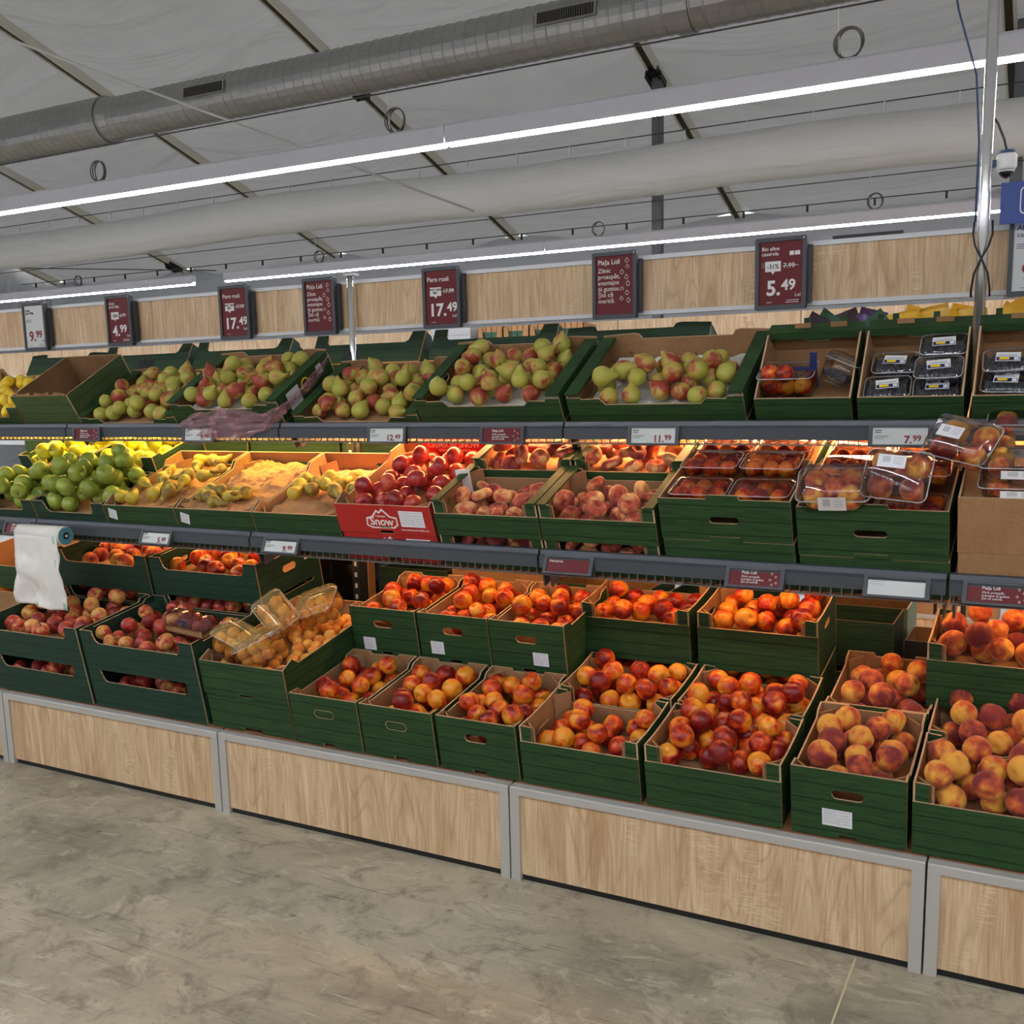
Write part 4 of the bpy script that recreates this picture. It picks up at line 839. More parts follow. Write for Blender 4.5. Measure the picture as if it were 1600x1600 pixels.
# red apple carton
SN = ('snow_red', 'kraft', 'cut_edge')
cs0 = crate('C', MID, 1.69, 0, 0, .4, .5, .11, 'red printed carton under the open red apple carton', group='red apple cartons', mats=SN, name='apple_carton')
cs = crate('C', MID, 1.688, -.005, .113, .405, .5, .112, 'red printed carton of dark red apples with white logo', group='red apple cartons', mats=SN, name='apple_carton', liner=.05)
for r_, zz in ((cs0, 0), (cs, 0)):
    mb = MB(); pr = [(.125, .03), (.13, .062), (.155, .068), (.18, .094), (.19, .086), (.205, .1), (.235, .07), (.262, .066), (.262, .036), (.245, .022), (.15, .02)]
    mb.panel(pr, [], .0006, lambda a, b, d: (a, -.0012+d, b)); lg = link('logo_shape', mb.mesh('logo_shape', ['text_white']*3), r_)
    mb = MB(); pr2 = [(.131, .034), (.136, .057), (.16, .063), (.18, .086), (.19, .079), (.205, .091), (.23, .066), (.256, .06), (.256, .038), (.242, .028), (.152, .026)]; mb.panel(pr2, [], .0004, lambda a, b, d: (a, -.0018+d, b)); link('logo_field', mb.mesh('logo_field', ['snow_red']*3), lg)
    put_text('Snow', .045, 'text_white', r_, .194, -.0022, .034, .018, 'CENTER', 'logo_lettering'); put_text('Crimson', .012, 'text_white', r_, .194, -.0022, .066, .006, 'CENTER', 'logo_lettering'); put_text('great feeling', .009, 'text_green', r_, .205, -.0022, .024, .01, 'CENTER', 'logo_lettering')
    sticker(r_, .325, .062, .1, .062)
    put_text('www.crimsonsnow-apple.com', .0095, 'text_white', r_, .27, -.001, .016, .004, 'LEFT', 'web_address')
fl_ = link('back_flap', MB().box(.1, .39, .48, .485, .08, .165).mesh('back_flap', ['snow_red']), cs)
put_text('CRIMSON SNOW', .03, 'text_white', cs, .245, .4785, .126, .014, 'CENTER'); put_text('GREAT FEELING APPLE', .014, 'text_white', cs, .245, .4785, .109, .006, 'CENTER')
pack(cs, 'crimson_apple', 30, .039, .045, 'dark red apple in the red printed carton', 'apples in the red carton', bias=lambda a, b: -.03*b, zmax=.135)
# flat peaches
for i, X in enumerate((2.105, 2.512)):
    nm = ['left', 'right'][i]
    c = crate('W', MID, X, 0, 0, .4, .3, .115, 'lower green crate with flat peaches showing, %s of two' % nm, liner=.03, lowf=.055); pack(c, 'flat_peach', 9, .036, .03, 'shaded flat peach in the lower %s crate' % nm, 'flat peaches lower %s' % nm, (.05, .35, .012, .1), squash=.7)
    c = crate('W', MID, X, 0, .117, .4, .3, .13, 'low-front green crate of flat peaches, %s of two' % nm, liner=.03, lowf=.083, ledge=1); pack(c, 'flat_peach', 20, .036, .03, 'flat peach in the front %s crate' % nm, 'flat peaches front %s' % nm, squash=.72, bias=lambda a, b: .06*b)
    if i == 0: bx('paper_divider', (.05, .1, .2, .205, .06, .15), 'white', c, rot=(0, 0, .3))
    crate('W', MID, X+.005, .305, 0, .395, .3, .115, 'hidden lower green crate behind the flat peaches, %s of two' % nm)
    c = crate('W', MID, X+.005, .305, .117, .395, .3, .15, 'green crate of glowing flat peaches at the back, %s of two' % nm, liner=.08, lowf=.11, ledge=1); pack(c, 'flat_peach', 34, .037, .08, 'brightly lit flat peach in the back %s crate' % nm, 'flat peaches back %s' % nm, squash=.74)

# punnets ----------------------------------------------------------
def punnet_mesh(w_, d, h, lidh=0):
    def mk():
        mb = MB(); rings = []
        for z, k in ((0, .86), (.004, .9), (h*.5, .95), (h, 1.0), (h+.001, 1.05)):
            rings.append([(x, y, z) for x, y in rrect(-w_/2*k, w_/2*k, -d/2*k, d/2*k, .018*k, 3)])
        n = len(rings[0]); vs = [p for q in rings for p in q]; fs = [tuple(range(n))]
        for i in range(len(rings)-1):
            for k in range(n): fs.append((i*n+k, i*n+(k+1) % n, (i+1)*n+(k+1) % n, (i+1)*n+k))
        mb.add(vs, fs); return mb.mesh('tub', ['clear_plastic'], True, False)
    return cached(('pun', w_, d, h), mk)
def lid_mesh(w_, d, h, mat='clear_plastic'):
    def mk():
        mb = MB(); rings = []
        for z, k in ((0, 1.05), (.003, 1.0), (h*.6, .95), (h, .86)): rings.append([(x, y, z) for x, y in rrect(-w_/2*k, w_/2*k, -d/2*k, d/2*k, .018*k, 3)])
        n = len(rings[0]); vs = [p for q in rings for p in q]; fs = [tuple((len(rings)-1)*n+k for k in range(n))]
        for i in range(len(rings)-1):
            for k in range(n): fs.append((i*n+k, i*n+(k+1) % n, (i+1)*n+(k+1) % n, (i+1)*n+k))
        mb.add(vs, fs); return mb.mesh('lid', [mat], True, False)
    return cached(('lid', w_, d, h, mat), mk)
def punnet(A, w_, d, h, lidh, label, group, fruit=None, n=4, r=.035, flabel='', fgroup='', lab=None, tub='clear_plastic', lidm='clear_plastic', grid=None, seal=None):
    loc, q, _ = A.decompose(); root = thing('fruit_punnet', label, 'punnet', group, loc, q.to_euler())
    link('tub', punnet_mesh(w_, d, h), root)
    def rim_():
        p_ = [(x, y, h+.002) for x, y in rrect(-w_/2*1.05, w_/2*1.05, -d/2*1.05, d/2*1.05, .019, 4)]; return MB().tube(p_+[p_[0], p_[1]], .0016, 5, 0, False).mesh('rim', ['rim_plastic_glint'], True)
    link('rim', cached(('rim', w_, d, h), rim_), root)
    if lidh: link('lid', lid_mesh(w_, d, lidh, lidm), root, (0, 0, h+.002))
    if lab:
        lw, lh, lx, ly, face = lab
        if face == 'top': mb = MB().box(-lw/2, lw/2, -lh/2, lh/2, -.0004, .0004, 0); loc2 = (lx, ly, h+lidh+.004); rot2 = (0, 0, 0)
        else: mb = MB().box(-lw/2, lw/2, -.0004, .0004, -lh/2, lh/2, 0); loc2 = (lx, -d/2*1.02-.004, ly); rot2 = (radians(-6), 0, 0)
        def bar_code(mb, face):
            for k in range(9):
                x0 = -lw*.32+k*lw*.03
                if face == 'top': mb.box(x0, x0+lw*.016, -lh*.1, lh*.36, .0004, .0006, 1)
                else: mb.box(x0, x0+lw*.016, -.0006, -.0004, -lh*.15, lh*.4, 1)
            for k in range(4):
                if face == 'top': mb.box(lw*.05, lw*.4, lh*.3-k*lh*.16, lh*.3-k*lh*.16+.0012, .0004, .0006, 1)
                else: mb.box(lw*.05, lw*.4, -.0006, -.0004, lh*.3-k*lh*.16, lh*.3-k*lh*.16+.0012, 1)
        bar_code(mb, face); link('barcode_label', mb.mesh('barcode_label', ['sticker_white', 'sticker_grey']), root, loc2, rot2)
    if seal:
        mb = MB().box(-w_*.36, w_*.3, -.0004, .0004, -.0115, .0115, 0); mb = MB().box(-.032, .032, -.02, .02, 0, .0008, 0); mb.box(-.03, .03, -.018, -.002, .0008, .0012, 1); mb.box(-.022, .004, -.014, -.004, .0012, .0016, 2); mb.box(-.026, .024, .004, .007, .0008, .0012, 3); mb.box(.016, .028, -.016, -.004, .0012, .0016, 0)
        link('print_label', mb.mesh('print_label', ['sticker_white', 'band_blue', 'logo_yellow', 'sticker_grey']), root, (seal[0], seal[1], h+lidh+.003), (0, 0, seal[2]))
    if fruit:
        pts = grid or [(-.25, -.22), (.25, -.22), (-.25, .25), (.25, .25), (0, 0)]
        R3 = A.to_3x3(); zz = {}
        for k in range(n):
            gx, gy = pts[k % len(pts)]; lay = k//len(pts); p = Vector((gx*w_+rnd.uniform(-.003, .003), gy*d+rnd.uniform(-.003, .003), r+.005+lay*r*1.5))
            one(fruit, A @ p, r*rnd.uniform(.93, 1.03), Euler((rnd.uniform(0, 6), rnd.uniform(0, 6), rnd.uniform(0, 6))), flabel, fgroup)
    return root
def At(sh, X, u, v, rz=0, rx=0, ry=0): return Matrix.Translation(on(sh, X, u, v)) @ Matrix.Rotation(sh[2], 4, 'X') @ Matrix.Rotation(rz, 4, 'Z') @ Matrix.Rotation(rx, 4, 'X') @ Matrix.Rotation(ry, 4, 'Y')
# crates of wrapped nectarine punnets
for i, (X, W_, v1, h1) in enumerate(((2.933, .4, .15, .137), (3.347, .405, .118, .155))):
    crate('T', MID, X, 0, 0, W_, .3, v1-.002, 'lower green hand-hole box below the punnets, %s of two' % ['left', 'right'][i], tab=1)
    crate('T', MID, X-.003, 0, v1, W_, .3, h1, ['green hand-hole box full of nectarine punnets left of the clamshell peaches', 'green hand-hole box under the clear clamshell peaches'][i], tab=1, liner=h1-.055)
    crate('T', MID, X, .305, 0, W_, .3, v1, 'hidden lower green box behind the punnet box, %s of two' % ['left', 'right'][i])
    crate('T', MID, X, .305, v1, W_, .3, h1-.02, 'green box of nectarine punnets in the back row, %s of two' % ['left', 'right'][i], liner=.07)
    for cx in (0, 1):
        for row, (uu, vv) in enumerate(((.085, v1+h1-.05), (.215, v1+h1-.02), (.39, v1+h1-.04), (.52, v1+h1-.03))):
            if i == 1 and row == 0 : vv -= .02
            where = 'the %s box, %s column, row %s from the front' % (['left', 'right'][i], ['left', 'right'][cx], ['one', 'two', 'three', 'four'][row])
            punnet(At(MID, X+W_*(.27+.47*cx), uu, vv), .17, .115, .05, .012, 'clear punnet of red nectarines in '+where, 'nectarine punnets in the green boxes', 'nectarine', 6 if row < 2 else 3, .028, 'nectarine inside the clear punnets in the %s green box' % ['left', 'right'][i], 'nectarines in punnets %d' % i, grid=[(-.31, -.2), (0, -.22), (.31, -.2), (-.3, .24), (.02, .24), (.31, .24)], lidm='red_tint_plastic')
# clamshells of peaches
G4 = [(-.26, -.24), (.26, -.24), (-.26, .26), (.26, .26)]
mk = dict(fruit='peach', n=5, r=.037)
punnet(At(MID, 3.445, .055, .275, radians(4), radians(24)), .19, .12, .06, .03, 'clear clamshell of peaches with barcode label on its front, leftmost', 'peach clamshells', flabel='peach inside the leftmost clear clamshell', fgroup='peaches leftmost clamshell', lab=(.075, .05, .0, .055, 'front'), **mk)
punnet(At(MID, 3.625, .07, .33, radians(-12), radians(52)), .17, .13, .06, .03, 'clear clamshell of peaches propped steeply, middle of three', 'peach clamshells', flabel='peach inside the propped middle clamshell', fgroup='peaches middle clamshell', lab=(.075, .035, -.01, .03, 'top'), fruit='peach', n=4, r=.037, grid=G4)
punnet(At(MID, 3.785, .16, .375, radians(-30), radians(36)), .18, .12, .06, .035, 'clear clamshell of pale peaches leaning rightmost at the rail', 'peach clamshells', flabel='pale peach inside the rightmost clamshell', fgroup='peaches rightmost clamshell', lab=(.07, .035, -.02, 0, 'top'), fruit='peach', n=4, r=.036, grid=G4)
KR = ('kraft', 'kraft_dark', 'cut_edge')
crate('T', MID, 3.772, 0, 0, .42, .5, .15, 'plain brown carton, lower of two at the right edge', group='brown cartons', mats=KR, hole=0, tab=1, name='brown_carton')
crate('T', MID, 3.77, 0, .152, .42, .5, .165, 'plain brown carton holding clamshells at the right edge', group='brown cartons', mats=KR, hole=0, tab=0, liner=.14, name='brown_carton')
for q, (uu, vv) in enumerate(((.07, .295), (.075, .35), (.2, .3), (.2, .355), (.34, .36))):
    punnet(At(MID, 3.915, uu, vv), .19, .12, .045, .012, 'clear clamshell of peaches in the brown carton, '+['front bottom', 'front top', 'second row bottom', 'second row top', 'back row'][q], 'clamshells in the brown carton', 'peach', 4, .03, 'peach in the stacked clamshells above the brown carton', 'peaches above brown carton', lab=(.09, .022, 0, .03, 'front'), grid=G4)

# ================================================================== UPPER SHELF: pears
PW = .6
PT = ('crate_green', 'kraft', 'cut_edge')
for i, (X, v, lab, n, zf, low) in enumerate(((.045, 0, 'green tray of blushed pears beside the tall empty carton', 54, .045, 0), (.642, .062, 'green tray of blushed pears with label and pink film on its side', 52, .045, 1), (1.288, 0, 'green tray packed with green pears behind the 12.49 tag', 74, .05, 0), (1.888, .062, 'green tray of red-cheeked pears left of the half-empty tray', 64, .045, 1), (2.506, .062, 'green tray half filled with pears on white pulp liner', 27, .035, 1))):
    W_ = .59 if i < 4 else .61
    if low: crate('T', TOP, X, 0, 0, W_, .4, .058, 'flat green tray under the pear tray, %s' % ['', 'second from the left', '', 'fourth from the left', 'fifth from the left'][i], hole=0)
    c = crate('P', TOP, X, 0, v, W_, .4, .102, lab, mats=PT)
    if i in (1, 3, 4): sheet('pulp_liner', .05, W_-.05, .01, .385, zf-.005, .012, 1, 'pulp_white', c, 60, 44, True)
    else: bx('liner', (.01, W_-.01, .01, .39, zf-.007, zf-.002), 'kraft', c)
    if i == 1:
        sticker(c, .11, .052, .085, .075, face='right', W=W_+.001); sticker(c, .31, .07, .035, .04, face='right', W=W_+.001)
        mb = MB(); mb.add([(W_+.0015, .2+.03*cos(a*pi/10), .06+.03*sin(a*pi/10)) for a in range(20)], [tuple(range(20))]); mb.add([(W_+.0019, .2+.022*cos(a*pi/10), .06+.022*sin(a*pi/10)) for a in range(20)], [tuple(range(20))], 1); link('round_emblem', mb.mesh('round_emblem', ['logo_yellow', 'text_black']), c)
    if i == 4: sticker(c, .22, .05, .03, .04, face='right', W=W_+.001)
    bias = (lambda a, b: .03*b) if i < 4 else (lambda a, b: (0 if (b < .62 or (a > .55 and b < .75)) else .2)+.02*b)
    pack(c, 'blush_pear', n, .0345, zf, ['blushed pear in the tray beside the tall carton', 'blushed pear in the tray with the pink film', 'green pear in the packed tray behind the 12.49 tag', 'red-cheeked pear left of the half-empty tray', 'pear lying in the half-empty white-lined tray'][i], 'pears tray %d' % i, (.05, W_-.05, .004, .385 if i < 4 else .33), bias=bias, zmax=.128)
# tall empty carton and lemons
OL = ('crate_green_olive', 'kraft_dark', 'cut_edge')
c = crate('T', TOP, -.345, .0, .0, .385, .38, .21, 'tall empty green carton with torn brown rim at upper left', mats=OL, hole=0, name='tall_carton', group='empty cartons', liner=.05)
mb = MB()
for q in range(14): x = .02+q*.026; mb.box(x, x+.02, .0005, .0055, .209, .209+.012*abs(sin(q*1.9))+.004, 0)
link('torn_edge', mb.mesh('torn_edge', ['kraft']), c)
pack(c, 'lemon', 5, .03, .05, 'lemon lying deep in the tall empty carton', 'lemons in tall carton', (.05, .3, .01, .15))
c = crate('A', TOP, -.96, 0, .0, .6, .4, .15, 'green crate of lemons at the upper left edge', liner=.08); pack(c, 'lemon', 30, .031, .08, 'lemon in the crate at the upper left edge', 'lemons in upper left crate')
# berries
bl = ['green berry box with a nectarine punnet and a tilted blueberry tub', 'green berry box with five blueberry punnets', 'green berry box at right edge behind the chrome pole']
for i, X in enumerate((3.148, 3.458, 3.772)):
    c = crate('B', TOP, X, 0, 0, .292, .3, .232, bl[i], group='berry boxes', liner=.09)
    if i == 1: sticker(c, .146, .03, .1, .05)
def berries(A, w_, d, z, n, label, group):
    def mk():
        r2 = random.Random(5); mb = MB()
        for k in range(n):
            x, y = r2.uniform(-.44, .44)*w_, r2.uniform(-.42, .42)*d; zz = z+r2.uniform(-.012, .004); r = r2.uniform(.0065, .0085)
            v, f = revolve([(r*sin(.15+(pi-.3)*q/4), r*cos(.15+(pi-.3)*q/4)) for q in range(5)], 7); mb.add([(a+x, b+y, c_+zz) for a, b, c_ in v], f)
        return mb.mesh('blueberries', ['blueberry_skin'], True)
    loc, q, _ = A.decompose(); o = link('blueberries', cached(('bb', w_, d, z, n), mk), None, loc, q.to_euler()); tag(o, label, 'blueberries', group, 'stuff')
A = At(TOP, 3.235, .1, .1, 0, radians(-6)); p = punnet(A, .165, .125, .075, .004, 'clear punnet of nectarines with dark blue band on upper shelf', 'upper shelf punnets', 'nectarine', 8, .03, 'nectarine in the blue-banded punnet', 'nectarines blue banded', grid=[(-.3, -.22), (.0, -.24), (.3, -.22), (-.28, .22), (.04, .22), (.3, .24)])
link('blue_band', MB().box(-.088, .088, -.012, .012, .081, .0825).box(-.088, -.0865, -.012, .012, .02, .082).box(.0865, .088, -.012, .012, .02, .082).mesh('blue_band', ['band_blue']), p)
link('band_tab', MB().box(.062, .084, -.0006, .0006, .083, .14).mesh('band_tab', ['band_blue']), p, rot=(0, radians(4), 0))
A = At(TOP, 3.375, .12, .12, radians(-10), radians(-30), radians(18)); punnet(A, .1, .1, .07, .02, 'tilted clear tub half full of blueberries', 'upper shelf punnets'); berries(A, .085, .085, .03, 90, 'blueberries in the tilted clear tub', 'blueberries in tubs')
for i, (X, u, v, nm) in enumerate(((3.535, .07, .1, 'lower left'), (3.675, .06, .1, 'lower right'), (3.545, .17, .125, 'back left'), (3.675, .1, .145, 'middle right'), (3.68, .2, .165, 'top right'), (3.855, .09, .1, 'low in the right edge box'), (3.855, .14, .14, 'high in the right edge box'), (3.99, .1, .1, 'hidden in the right edge box'))):
    A = At(TOP, X, u, v, radians(rnd.uniform(-4, 4)), radians(8)); punnet(A, .125, .095, .035, .01, 'flat clear blueberry punnet, '+nm, 'blueberry punnets', seal=(.0, .0, radians(rnd.uniform(-8, 8)))); berries(A, .12, .09, .026, 150, 'dark blueberries in the punnet, '+nm, 'blueberries in punnets')

# ================================================================== packs on the lower left
# wrapped apple pack
A = mw(cB1) @ Matrix.Translation((.42, .2, .125)) @ Matrix.Rotation(radians(-8), 4, 'Z')
loc, q, _ = A.decompose(); t = thing('wrapped_apple_pack', 'shrink-wrapped cardboard tray of apples on the red apples', 'fruit pack', None, loc, q.to_euler())
mb = MB(); mb.box(-.12, .12, -.05, .05, 0, .005).box(-.12, .12, -.05, -.047, 0, .03).box(-.12, .12, .047, .05, 0, .03); link('card_tray', mb.mesh('card_tray', ['kraft']), t)
vs, fs = [], []; nx, ny = 26, 14
for i in range(nx+1):
    for j_ in range(ny):
        a = 2*pi*j_/ny; e = 1-max(0, abs(i/nx-.5)-.38)/.12*.8; w_ = .004*noise.noise(Vector((i*.9, j_*1.1, 2)))
        vs.append((-.15+.3*i/nx, (.054+w_)*cos(a)*(.5+.5*e), .036+(.04+w_)*sin(a)*e))
for i in range(nx):
    for j_ in range(ny): fs.append((i*ny+j_, i*ny+(j_+1) % ny, (i+1)*ny+(j_+1) % ny, (i+1)*ny+j_))
mb = MB(); mb.add(vs, fs); link('wrap_film', mb.mesh('wrap_film', ['clear_plastic'], False, False), t)
bx('paper_label', (-.025, .03, -.048, -.0475, .02, .06), 'band_blue', t)
for k in range(6): one('red_apple', A @ Vector((-.085+.082*(k % 3), -.022+.045*(k//3), .037)), .032, Euler((rnd.uniform(0, 6), rnd.uniform(0, 6), 0)), 'apple inside the shrink-wrapped pack', 'apples in wrapped pack')
# apricot punnets
A2 = mw(cB2)
pn = [((.095, .1, .12), (0, 20, 0), 'front left on the green crate'), ((.27, .08, .125), (0, -25, 6), 'front right, tipped on its side'), ((.13, .34, .16), (28, 30, -20), 'back left with open mesh'), ((.3, .42, .165), (24, -18, 10), 'back right with mesh bag')]
for i, (p, r_, nm) in enumerate(pn):
    A = A2 @ Matrix.Translation(p) @ Euler([radians(q) for q in r_]).to_matrix().to_4x4()
    pu = punnet(A, .165, .125, .085, .02, 'clear punnet of apricots, '+nm, 'apricot punnets', 'apricot', 11, .0245, 'apricot in the punnet, '+nm, 'apricots punnet %d' % i, grid=[(-.32, -.25), (0, -.26), (.32, -.25), (-.3, .22), (.02, .24), (.32, .22)])
    mb = MB(); ringsv = []
    for z, k in ((.088, 1.16), (.1, 1.15), (.112, 1.05), (.122, .8)): ringsv.append([(x, y, z) for x, y in rrect(-.075*k, .075*k, -.0575*k, .0575*k, .018, 3)])
    n_ = len(ringsv[0]); vs = [p_ for q in ringsv for p_ in q]; fs = [tuple((len(ringsv)-1)*n_+k for k in range(n_))]
    for q in range(3):
        for k in range(n_): fs.append((q*n_+k, q*n_+(k+1) % n_, (q+1)*n_+(k+1) % n_, (q+1)*n_+k))
    mb.add(vs, fs); link('mesh_net', mb.mesh('mesh_net', ['yellow_net'], True, False), pu)
# far left second row: brown carton with oranges
c = crate('T', LOW, -.7, .42, .1, .6, .4, .16, 'brown carton of oranges at the left edge behind the bag', group='brown cartons', mats=KR, hole=0, name='brown_carton', liner=.08); pack(c, 'orange', 16, .038, .08, 'orange in the brown carton at the left edge', 'oranges left edge')
crate('A', LOW, -.72, .42, .28, .6, .4, HA, 'green crate above the brown orange carton at left edge', mats=('crate_green', 'kraft', 'cut_edge'))

# ------------------------------------------------------------------ produce bag roll
t = thing('bag_roll', 'roll of translucent produce bags hanging from the middle rail', 'bag roll', None, (.165, .15, 1.0))
A_ = [(0, 0)]
link('roll', MB().tube([(-.14, 0, 0), (.14, 0, 0)], .04, 24).mesh('roll', ['bag_film'], True), t)
link('roll_core', MB().tube([(.1405, 0, 0), (.143, 0, 0)], .038, 24).tube([(.143, 0, 0), (.144, 0, 0)], .015, 16, 1).mesh('roll_core', ['roll_teal', 'black'], False), t)
link('holder_rod', MB().tube([(-.155, 0, 0), (.15, 0, 0)], .006, 8).tube([(-.15, 0, 0), (-.15, .09, .01)], .005, 8).mesh('holder_rod', ['white_metal'], True), t)
vs, fs = [], []; nx, ny = 20, 30
for j_ in range(ny+1):
    v = j_/ny
    for i in range(nx+1):
        u = i/nx; z = .0-.3*v-.02*u*v; y = -.042+.0*v-.01*sin(u*9+v*2)*v-.02*noise.noise(Vector((u*5, v*3, 1)))*min(1, v*4)-.01*noise.noise(Vector((u*14, v*6, 3)))*min(1, v*3)
        vs.append((-.135+.27*u*(1-.03*v)+(-.02+.045*u)*v, y, z))
for j_ in range(ny):
    for i in range(nx): a = j_*(nx+1)+i; fs.append((a, a+1, a+nx+2, a+nx+1))
mb = MB(); mb.add(vs, fs); o = link('hanging_bag', mb.mesh('hanging_bag', ['bag_film'], True, False), t)
o.data.materials.append(M['bag_print'])
for p_ in o.data.polygons:
    cx_, cz_ = p_.index % nx, p_.index//nx
    if cx_ in (nx-2,) and (cz_ < 3 or 8 < cz_ < 16 or cz_ > 26): p_.material_index = 1
sd = o.modifiers.new('thick', 'SOLIDIFY'); sd.thickness = .0008
# ------------------------------------------------------------------ pink film draped over the second pear tray
vs, fs = [], []; nx, ny = 34, 16
P0 = [Vector((.70, .475, 1.42)), Vector((.93, .44, 1.452)), Vector((1.2, .44, 1.462)), Vector((1.27, .5, 1.53)), Vector((1.285, .62, 1.61)), Vector((1.29, .74, 1.70))]
def along(t):
    k = t*(len(P0)-1); i = min(int(k), len(P0)-2); return P0[i].lerp(P0[i+1], k-i)
for i in range(nx+1):
    t_ = i/nx; p = along(t_)
    wd = .045+.02*sin(t_*9)+.015*noise.noise(Vector((t_*8, 1, 0)))
    for j_ in range(ny+1):
        s_ = j_/ny-.5
        off = Vector((.0+s_*.05*(t_ > .6), -.016-.022*noise.noise(Vector((t_*12, s_*6, 2)))-.014*cos(s_*pi), s_*2*wd*(1 if t_ < .55 else .75)+.012*noise.noise(Vector((t_*16, s_*9, 7)))))
        vs.append(p+off)
for i in range(nx):
    for j_ in range(ny): a = i*(ny+1)+j_; fs.append((a, a+1, a+ny+2, a+ny+1))
mb = MB(); mb.add(vs, fs); tag(link('plastic_film', mb.mesh('plastic_film', ['pink_film'], False, False)), 'crumpled pinkish plastic film over the tray edge and upper rail', 'plastic film')

# ================================================================== rear side of the stand and the aisle beyond
RT = (1.44, 1.512, radians(22))
for i, (X, W_, kind) in enumerate(((.15, .6, 'A'), (.9, .6, 'A'), (1.55, .6, 'A'), (2.2, .6, 'P'), (-.5, .6, 'A'), (-1.1, .6, 'P'))):
    o = crate(kind, (1.44, 1.515, 0), X+W_, 0, 0, W_, .4, .15 if kind == 'A' else .11, 'empty dark green crate on the rear shelf, seen '+['behind the leftmost pear tray', 'left of the short chrome pole', 'right of the short chrome pole', 'behind the red-cheeked pears', 'behind the tall empty carton', 'behind the lemons'][i], group='rear shelf crates', mats=DK, yaw=pi, tilt=radians(28))
for i, (X, m) in enumerate(((3.16, 'bag_purple'), (3.46, 'bag_yellow'), (3.78, 'bag_yellow'))):
    o = crate('T', (1.3, 1.515, 0), X, 0, 0, .295, .22, .228, 'green snack box on the rear shelf behind the %s' % ['nectarine punnet', 'blueberry punnets', 'chrome pole'][i], group='rear snack boxes', yaw=0, tilt=0); o.location.y = 1.04
    mb = MB()
    for x in (.01, .14, .262): mb.box(x, x+.02, .003, .008, .226, .285)
    link('corner_prong', mb.mesh('corner_prong', ['crate_green']), o)
    for q in range(7):
        vs, fs = [], []; n1 = 8; pm = ('bag_dark' if (i == 0 and q % 3 == 0) else m); pm = 'snack_green' if (i == 0 and q % 5 == 1) else pm
        for a in range(n1+1):
            for b in range(n1+1):
                u, v = a/n1-.5, b/n1-.5; vs.append((u*.1, .022*(1-(2*u)**2)*(1-(2*v)**2)+.004*noise.noise(Vector((u*9, v*9, q))), v*.13))
        m0 = len(vs); vs += [(x, -y, z) for x, y, z in vs]
        for a in range(n1):
            for b in range(n1): k = a*(n1+1)+b; fs.append((k, k+1, k+n1+2, k+n1+1)); fs.append((m0+k, m0+k+n1+1, m0+k+n1+2, m0+k+1))
        mb = MB(); mb.add(vs, fs)
        tag(link('snack_bag', mb.mesh('snack_bag', [pm], True, False), None, (X+.04+.036*q, 1.1+.02*(q % 3), 1.745+.014*(q % 2)), (radians(rnd.uniform(-25, 25)), radians(rnd.uniform(-50, 50)), radians(rnd.uniform(-20, 20)))), '%s snack bag behind the %s, %s from left' % ({'bag_purple': 'purple', 'bag_yellow': 'yellow', 'bag_dark': 'dark violet', 'snack_green': 'green'}[pm], ['nectarine punnet', 'blueberry punnets', 'chrome pole'][i], ['first', 'second', 'third', 'fourth', 'fifth', 'sixth', 'seventh'][q]), 'snack bag', 'snack bags %d' % i)
for i, X in enumerate((-1.1, -.55, .0, .55, 1.1, 1.65)):
    crate('T', (1.04, 1.03, 0), X, 0, 0, .53, .35, .33, 'dark green crate back behind the middle shelf, seen behind the %s' % ['leftmost yellow apples', 'yellow apples at left edge', 'heaped yellow apples', 'mottled pears', 'pears on brown paper', 'red apple carton'][i], group='rear middle crates', mats=DK, tilt=0, hole=1)
# lower rear: empty cartons seen through the stand
for i, (X, y, z, W_, D_, H_, mt, lab) in enumerate(((3.1, 1.12, .32, .4, .28, .375, DK, 'dark green empty carton seen through the gap by the raised peaches'), (3.11, 1.42, .32, .4, .3, .37, ('sage', 'kraft_dark', 'cut_edge'), 'pale green open carton behind the dark one'), (2.62, 1.1, .32, .45, .3, .42, DK, 'dark green carton seen above the left raised wide crate'), (2.15, 1.1, .32, .42, .3, .44, GK, 'green carton behind the raised narrow crates'), (1.62, 1.12, .32, .5, .3, .46, KR, 'brown carton seen behind the raised narrow crates'), (3.53, 1.2, .32, .4, .25, .3, ('black', 'kraft_dark', 'cut_edge'), 'black box low in the gap by the raised peaches'), (1.24, 1.1, .32, .36, .3, .45, DK, 'dark green carton beside the brown board post'))):
    rc = crate('T', (y, z, 0), X, 0, 0, W_, D_, H_, lab, group='rear cartons', mats=mt, tilt=0, hole=1 if i != 4 else 0, name='rear_carton')
    if i == 0: bx('paper_patch', (.1, .15, -.002, 0, .28, .325), 'kraft_dark', rc)
mb = MB()
vs, fs = [], []; n1 = 12
for a in range(n1+1):
    for b in range(n1+1): u, v = a/n1, b/n1; vs.append((.0+.36*u, .03*noise.noise(Vector((u*5, v*7, 4))), .45*v))
for a in range(n1):
    for b in range(n1): k = a*(n1+1)+b; fs.append((k, k+1, k+n1+2, k+n1+1))
mb.add(vs, fs); vs2 = [(x, .3, z) for x, z in ((0, 0), (.5, 0), (.5, .45), (0, .45))]; mb.box(0, .36, .05, .35, 0, .45)
tag(link('wrapped_bale', mb.mesh('wrapped_bale', ['black_film'], True, False), None, (.74, 1.1, .318)), 'black film wrapped bale in the dark gap beside the brown post', 'bale')
tag(link('wooden_post', MB().box(-.035, .035, 0, .05, 0, .75).mesh('wooden_post', ['kraft_paper']), None, (1.175, 1.05, .316)), 'brown upright board beside the black bale', 'board')
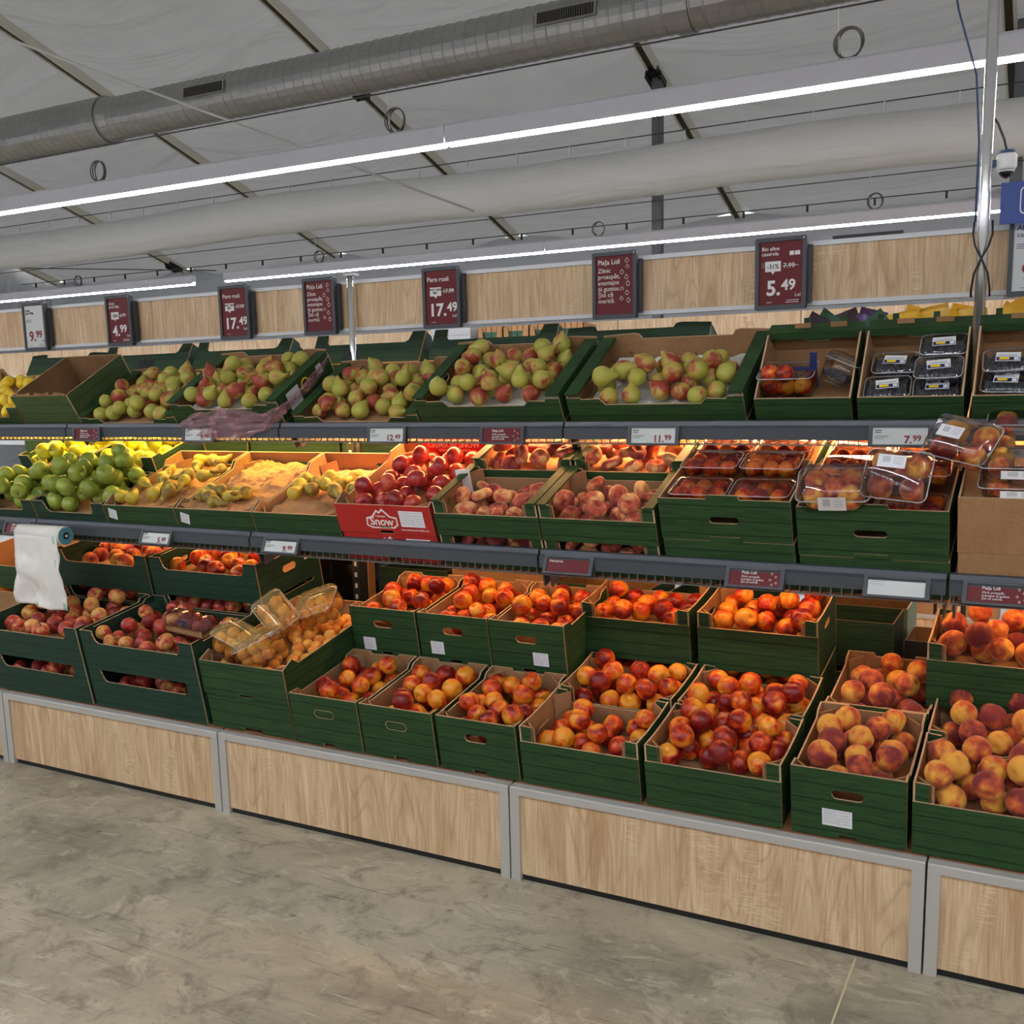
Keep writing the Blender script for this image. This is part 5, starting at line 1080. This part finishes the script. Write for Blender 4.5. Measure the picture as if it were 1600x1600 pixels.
# far stand
g = thing('far_stand', 'wood-clad display stand across the far aisle', 'shelving', None, (0, 3.05, 0))
for k in range(-6, 6):
    link('plinth_board', MB().box(.01, L-.01, 0, .02, .02, .3).mesh('plinth_board', ['oak_laminate']), g, (k*L, 0, 0))
    link('top_board', MB().box(.004, L-.004, .95, .97, 1.5, 2.02).mesh('top_board', ['oak_laminate']), g, (k*L, 0, 0))
link('plinth_rail', MB().box(-7.5, 7.5, -.005, .03, .3, .318).mesh('plinth_rail', ['frame_grey']), g)
link('deck', MB().box(-7.5, 7.5, .03, .8, .29, .3).mesh('deck', ['white_metal']), g)
for z in (.75, 1.2, 1.73): link('far_shelf', MB().box(-7.5, 7.5, .12, .6, z, z+.03).box(-7.5, 7.5, .1, .125, z-.02, z+.045).mesh('far_shelf', ['white_metal']), g)
for i, (x, z, w_, h, m, lab, txt) in enumerate(((2.86, .302, .345, .12, 'box_green', 'dark green snack box on the far stand with white lettering', 'Alesto'), (3.22, .302, .22, .11, 'kraft', 'brown printed box beside the dark green snack box', None), (3.46, .302, .3, .11, 'kraft', 'brown box further right on the far stand', None),
        (.25, 1.762, .3, .21, 'carton_grey', 'pale grey carton on the far shelf seen right of the chrome pole', None))):
    t = thing('product_box', lab, 'box', 'far stand boxes', (x, 3.17 if z > 1 else 3.1, z)); link('carton', MB().panel([(0, 0), (w_, 0), (w_, h), (0, h)], [], .2, lambda a, b, d: (a, d, b)).mesh('carton', [m]*3), t)
    link('lid_seam', MB().box(.01, w_-.01, -.001, 0, h*.78, h*.79).mesh('lid_seam', ['kraft_dark' if m != 'box_green' else 'black']), t)
    if txt: put_text(txt, .07, 'text_white', t, .07, -.0015, .045, .01)
for i in range(4):
    t = thing('display_tray', 'kraft display tray of wrapped sticks on the far shelf, number %s from the left' % ['one', 'two', 'three', 'four'][i], 'display tray', 'kraft display trays', (.6+i*.19, 3.18, 1.762))
    mb = MB().panel([(0, 0), (.185, 0), (.185, .2), (.15, .2), (.13, .08), (.05, .08), (.03, .2), (0, .2)], [], .005, lambda a, b, d: (a, d, b)).box(0, .004, 0, .2, 0, .2).box(.181, .185, 0, .2, 0, .2); link('tray', mb.mesh('tray', ['kraft_paper']*3), t)
    for q in range(4): link('packet', MB().box(.012+q*.042, .048+q*.042, .02, .1, .01, .21).mesh('packet', ['kraft_paper']), t); 
    for q in range(4): bx('packet_band', (.012+q*.042, .048+q*.042, .018, .0195, .13, .175), 'snack_green', t)
# ------------------------------------------------------------------ say which fruit is which
ORD = ['', 'second', 'third', 'fourth', 'fifth', 'sixth', 'seventh', 'eighth', 'ninth', 'tenth', 'eleventh', 'twelfth', 'thirteenth', 'fourteenth']
def px(p):
    d = p-CAM; return d.dot(rt2)/d.dot(fw), d.dot(up2)/d.dot(fw)
for (label, group), obs in GROUPS.items():
    for o in obs: del o['seq']
    if len(obs) < 2: continue
    q = sorted(obs, key=lambda o: px(o.location)[1]); n = len(q); nr = max(1, round(n/5.5)); rows = [q[i*n//nr:(i+1)*n//nr] for i in range(nr)]
    for i, row in enumerate(rows):
        rn = '' if nr == 1 else ', front row' if i == 0 else ', back row' if i == nr-1 else ', middle row' if nr == 3 else ', %s row' % ORD[i]
        row.sort(key=lambda o: px(o.location)[0])
        for k, o in enumerate(row):
            ps = '' if len(row) == 1 else ', leftmost' if k == 0 else ', rightmost' if k == len(row)-1 else ', %s from left' % ORD[k]
            o['label'] = label+rn+ps
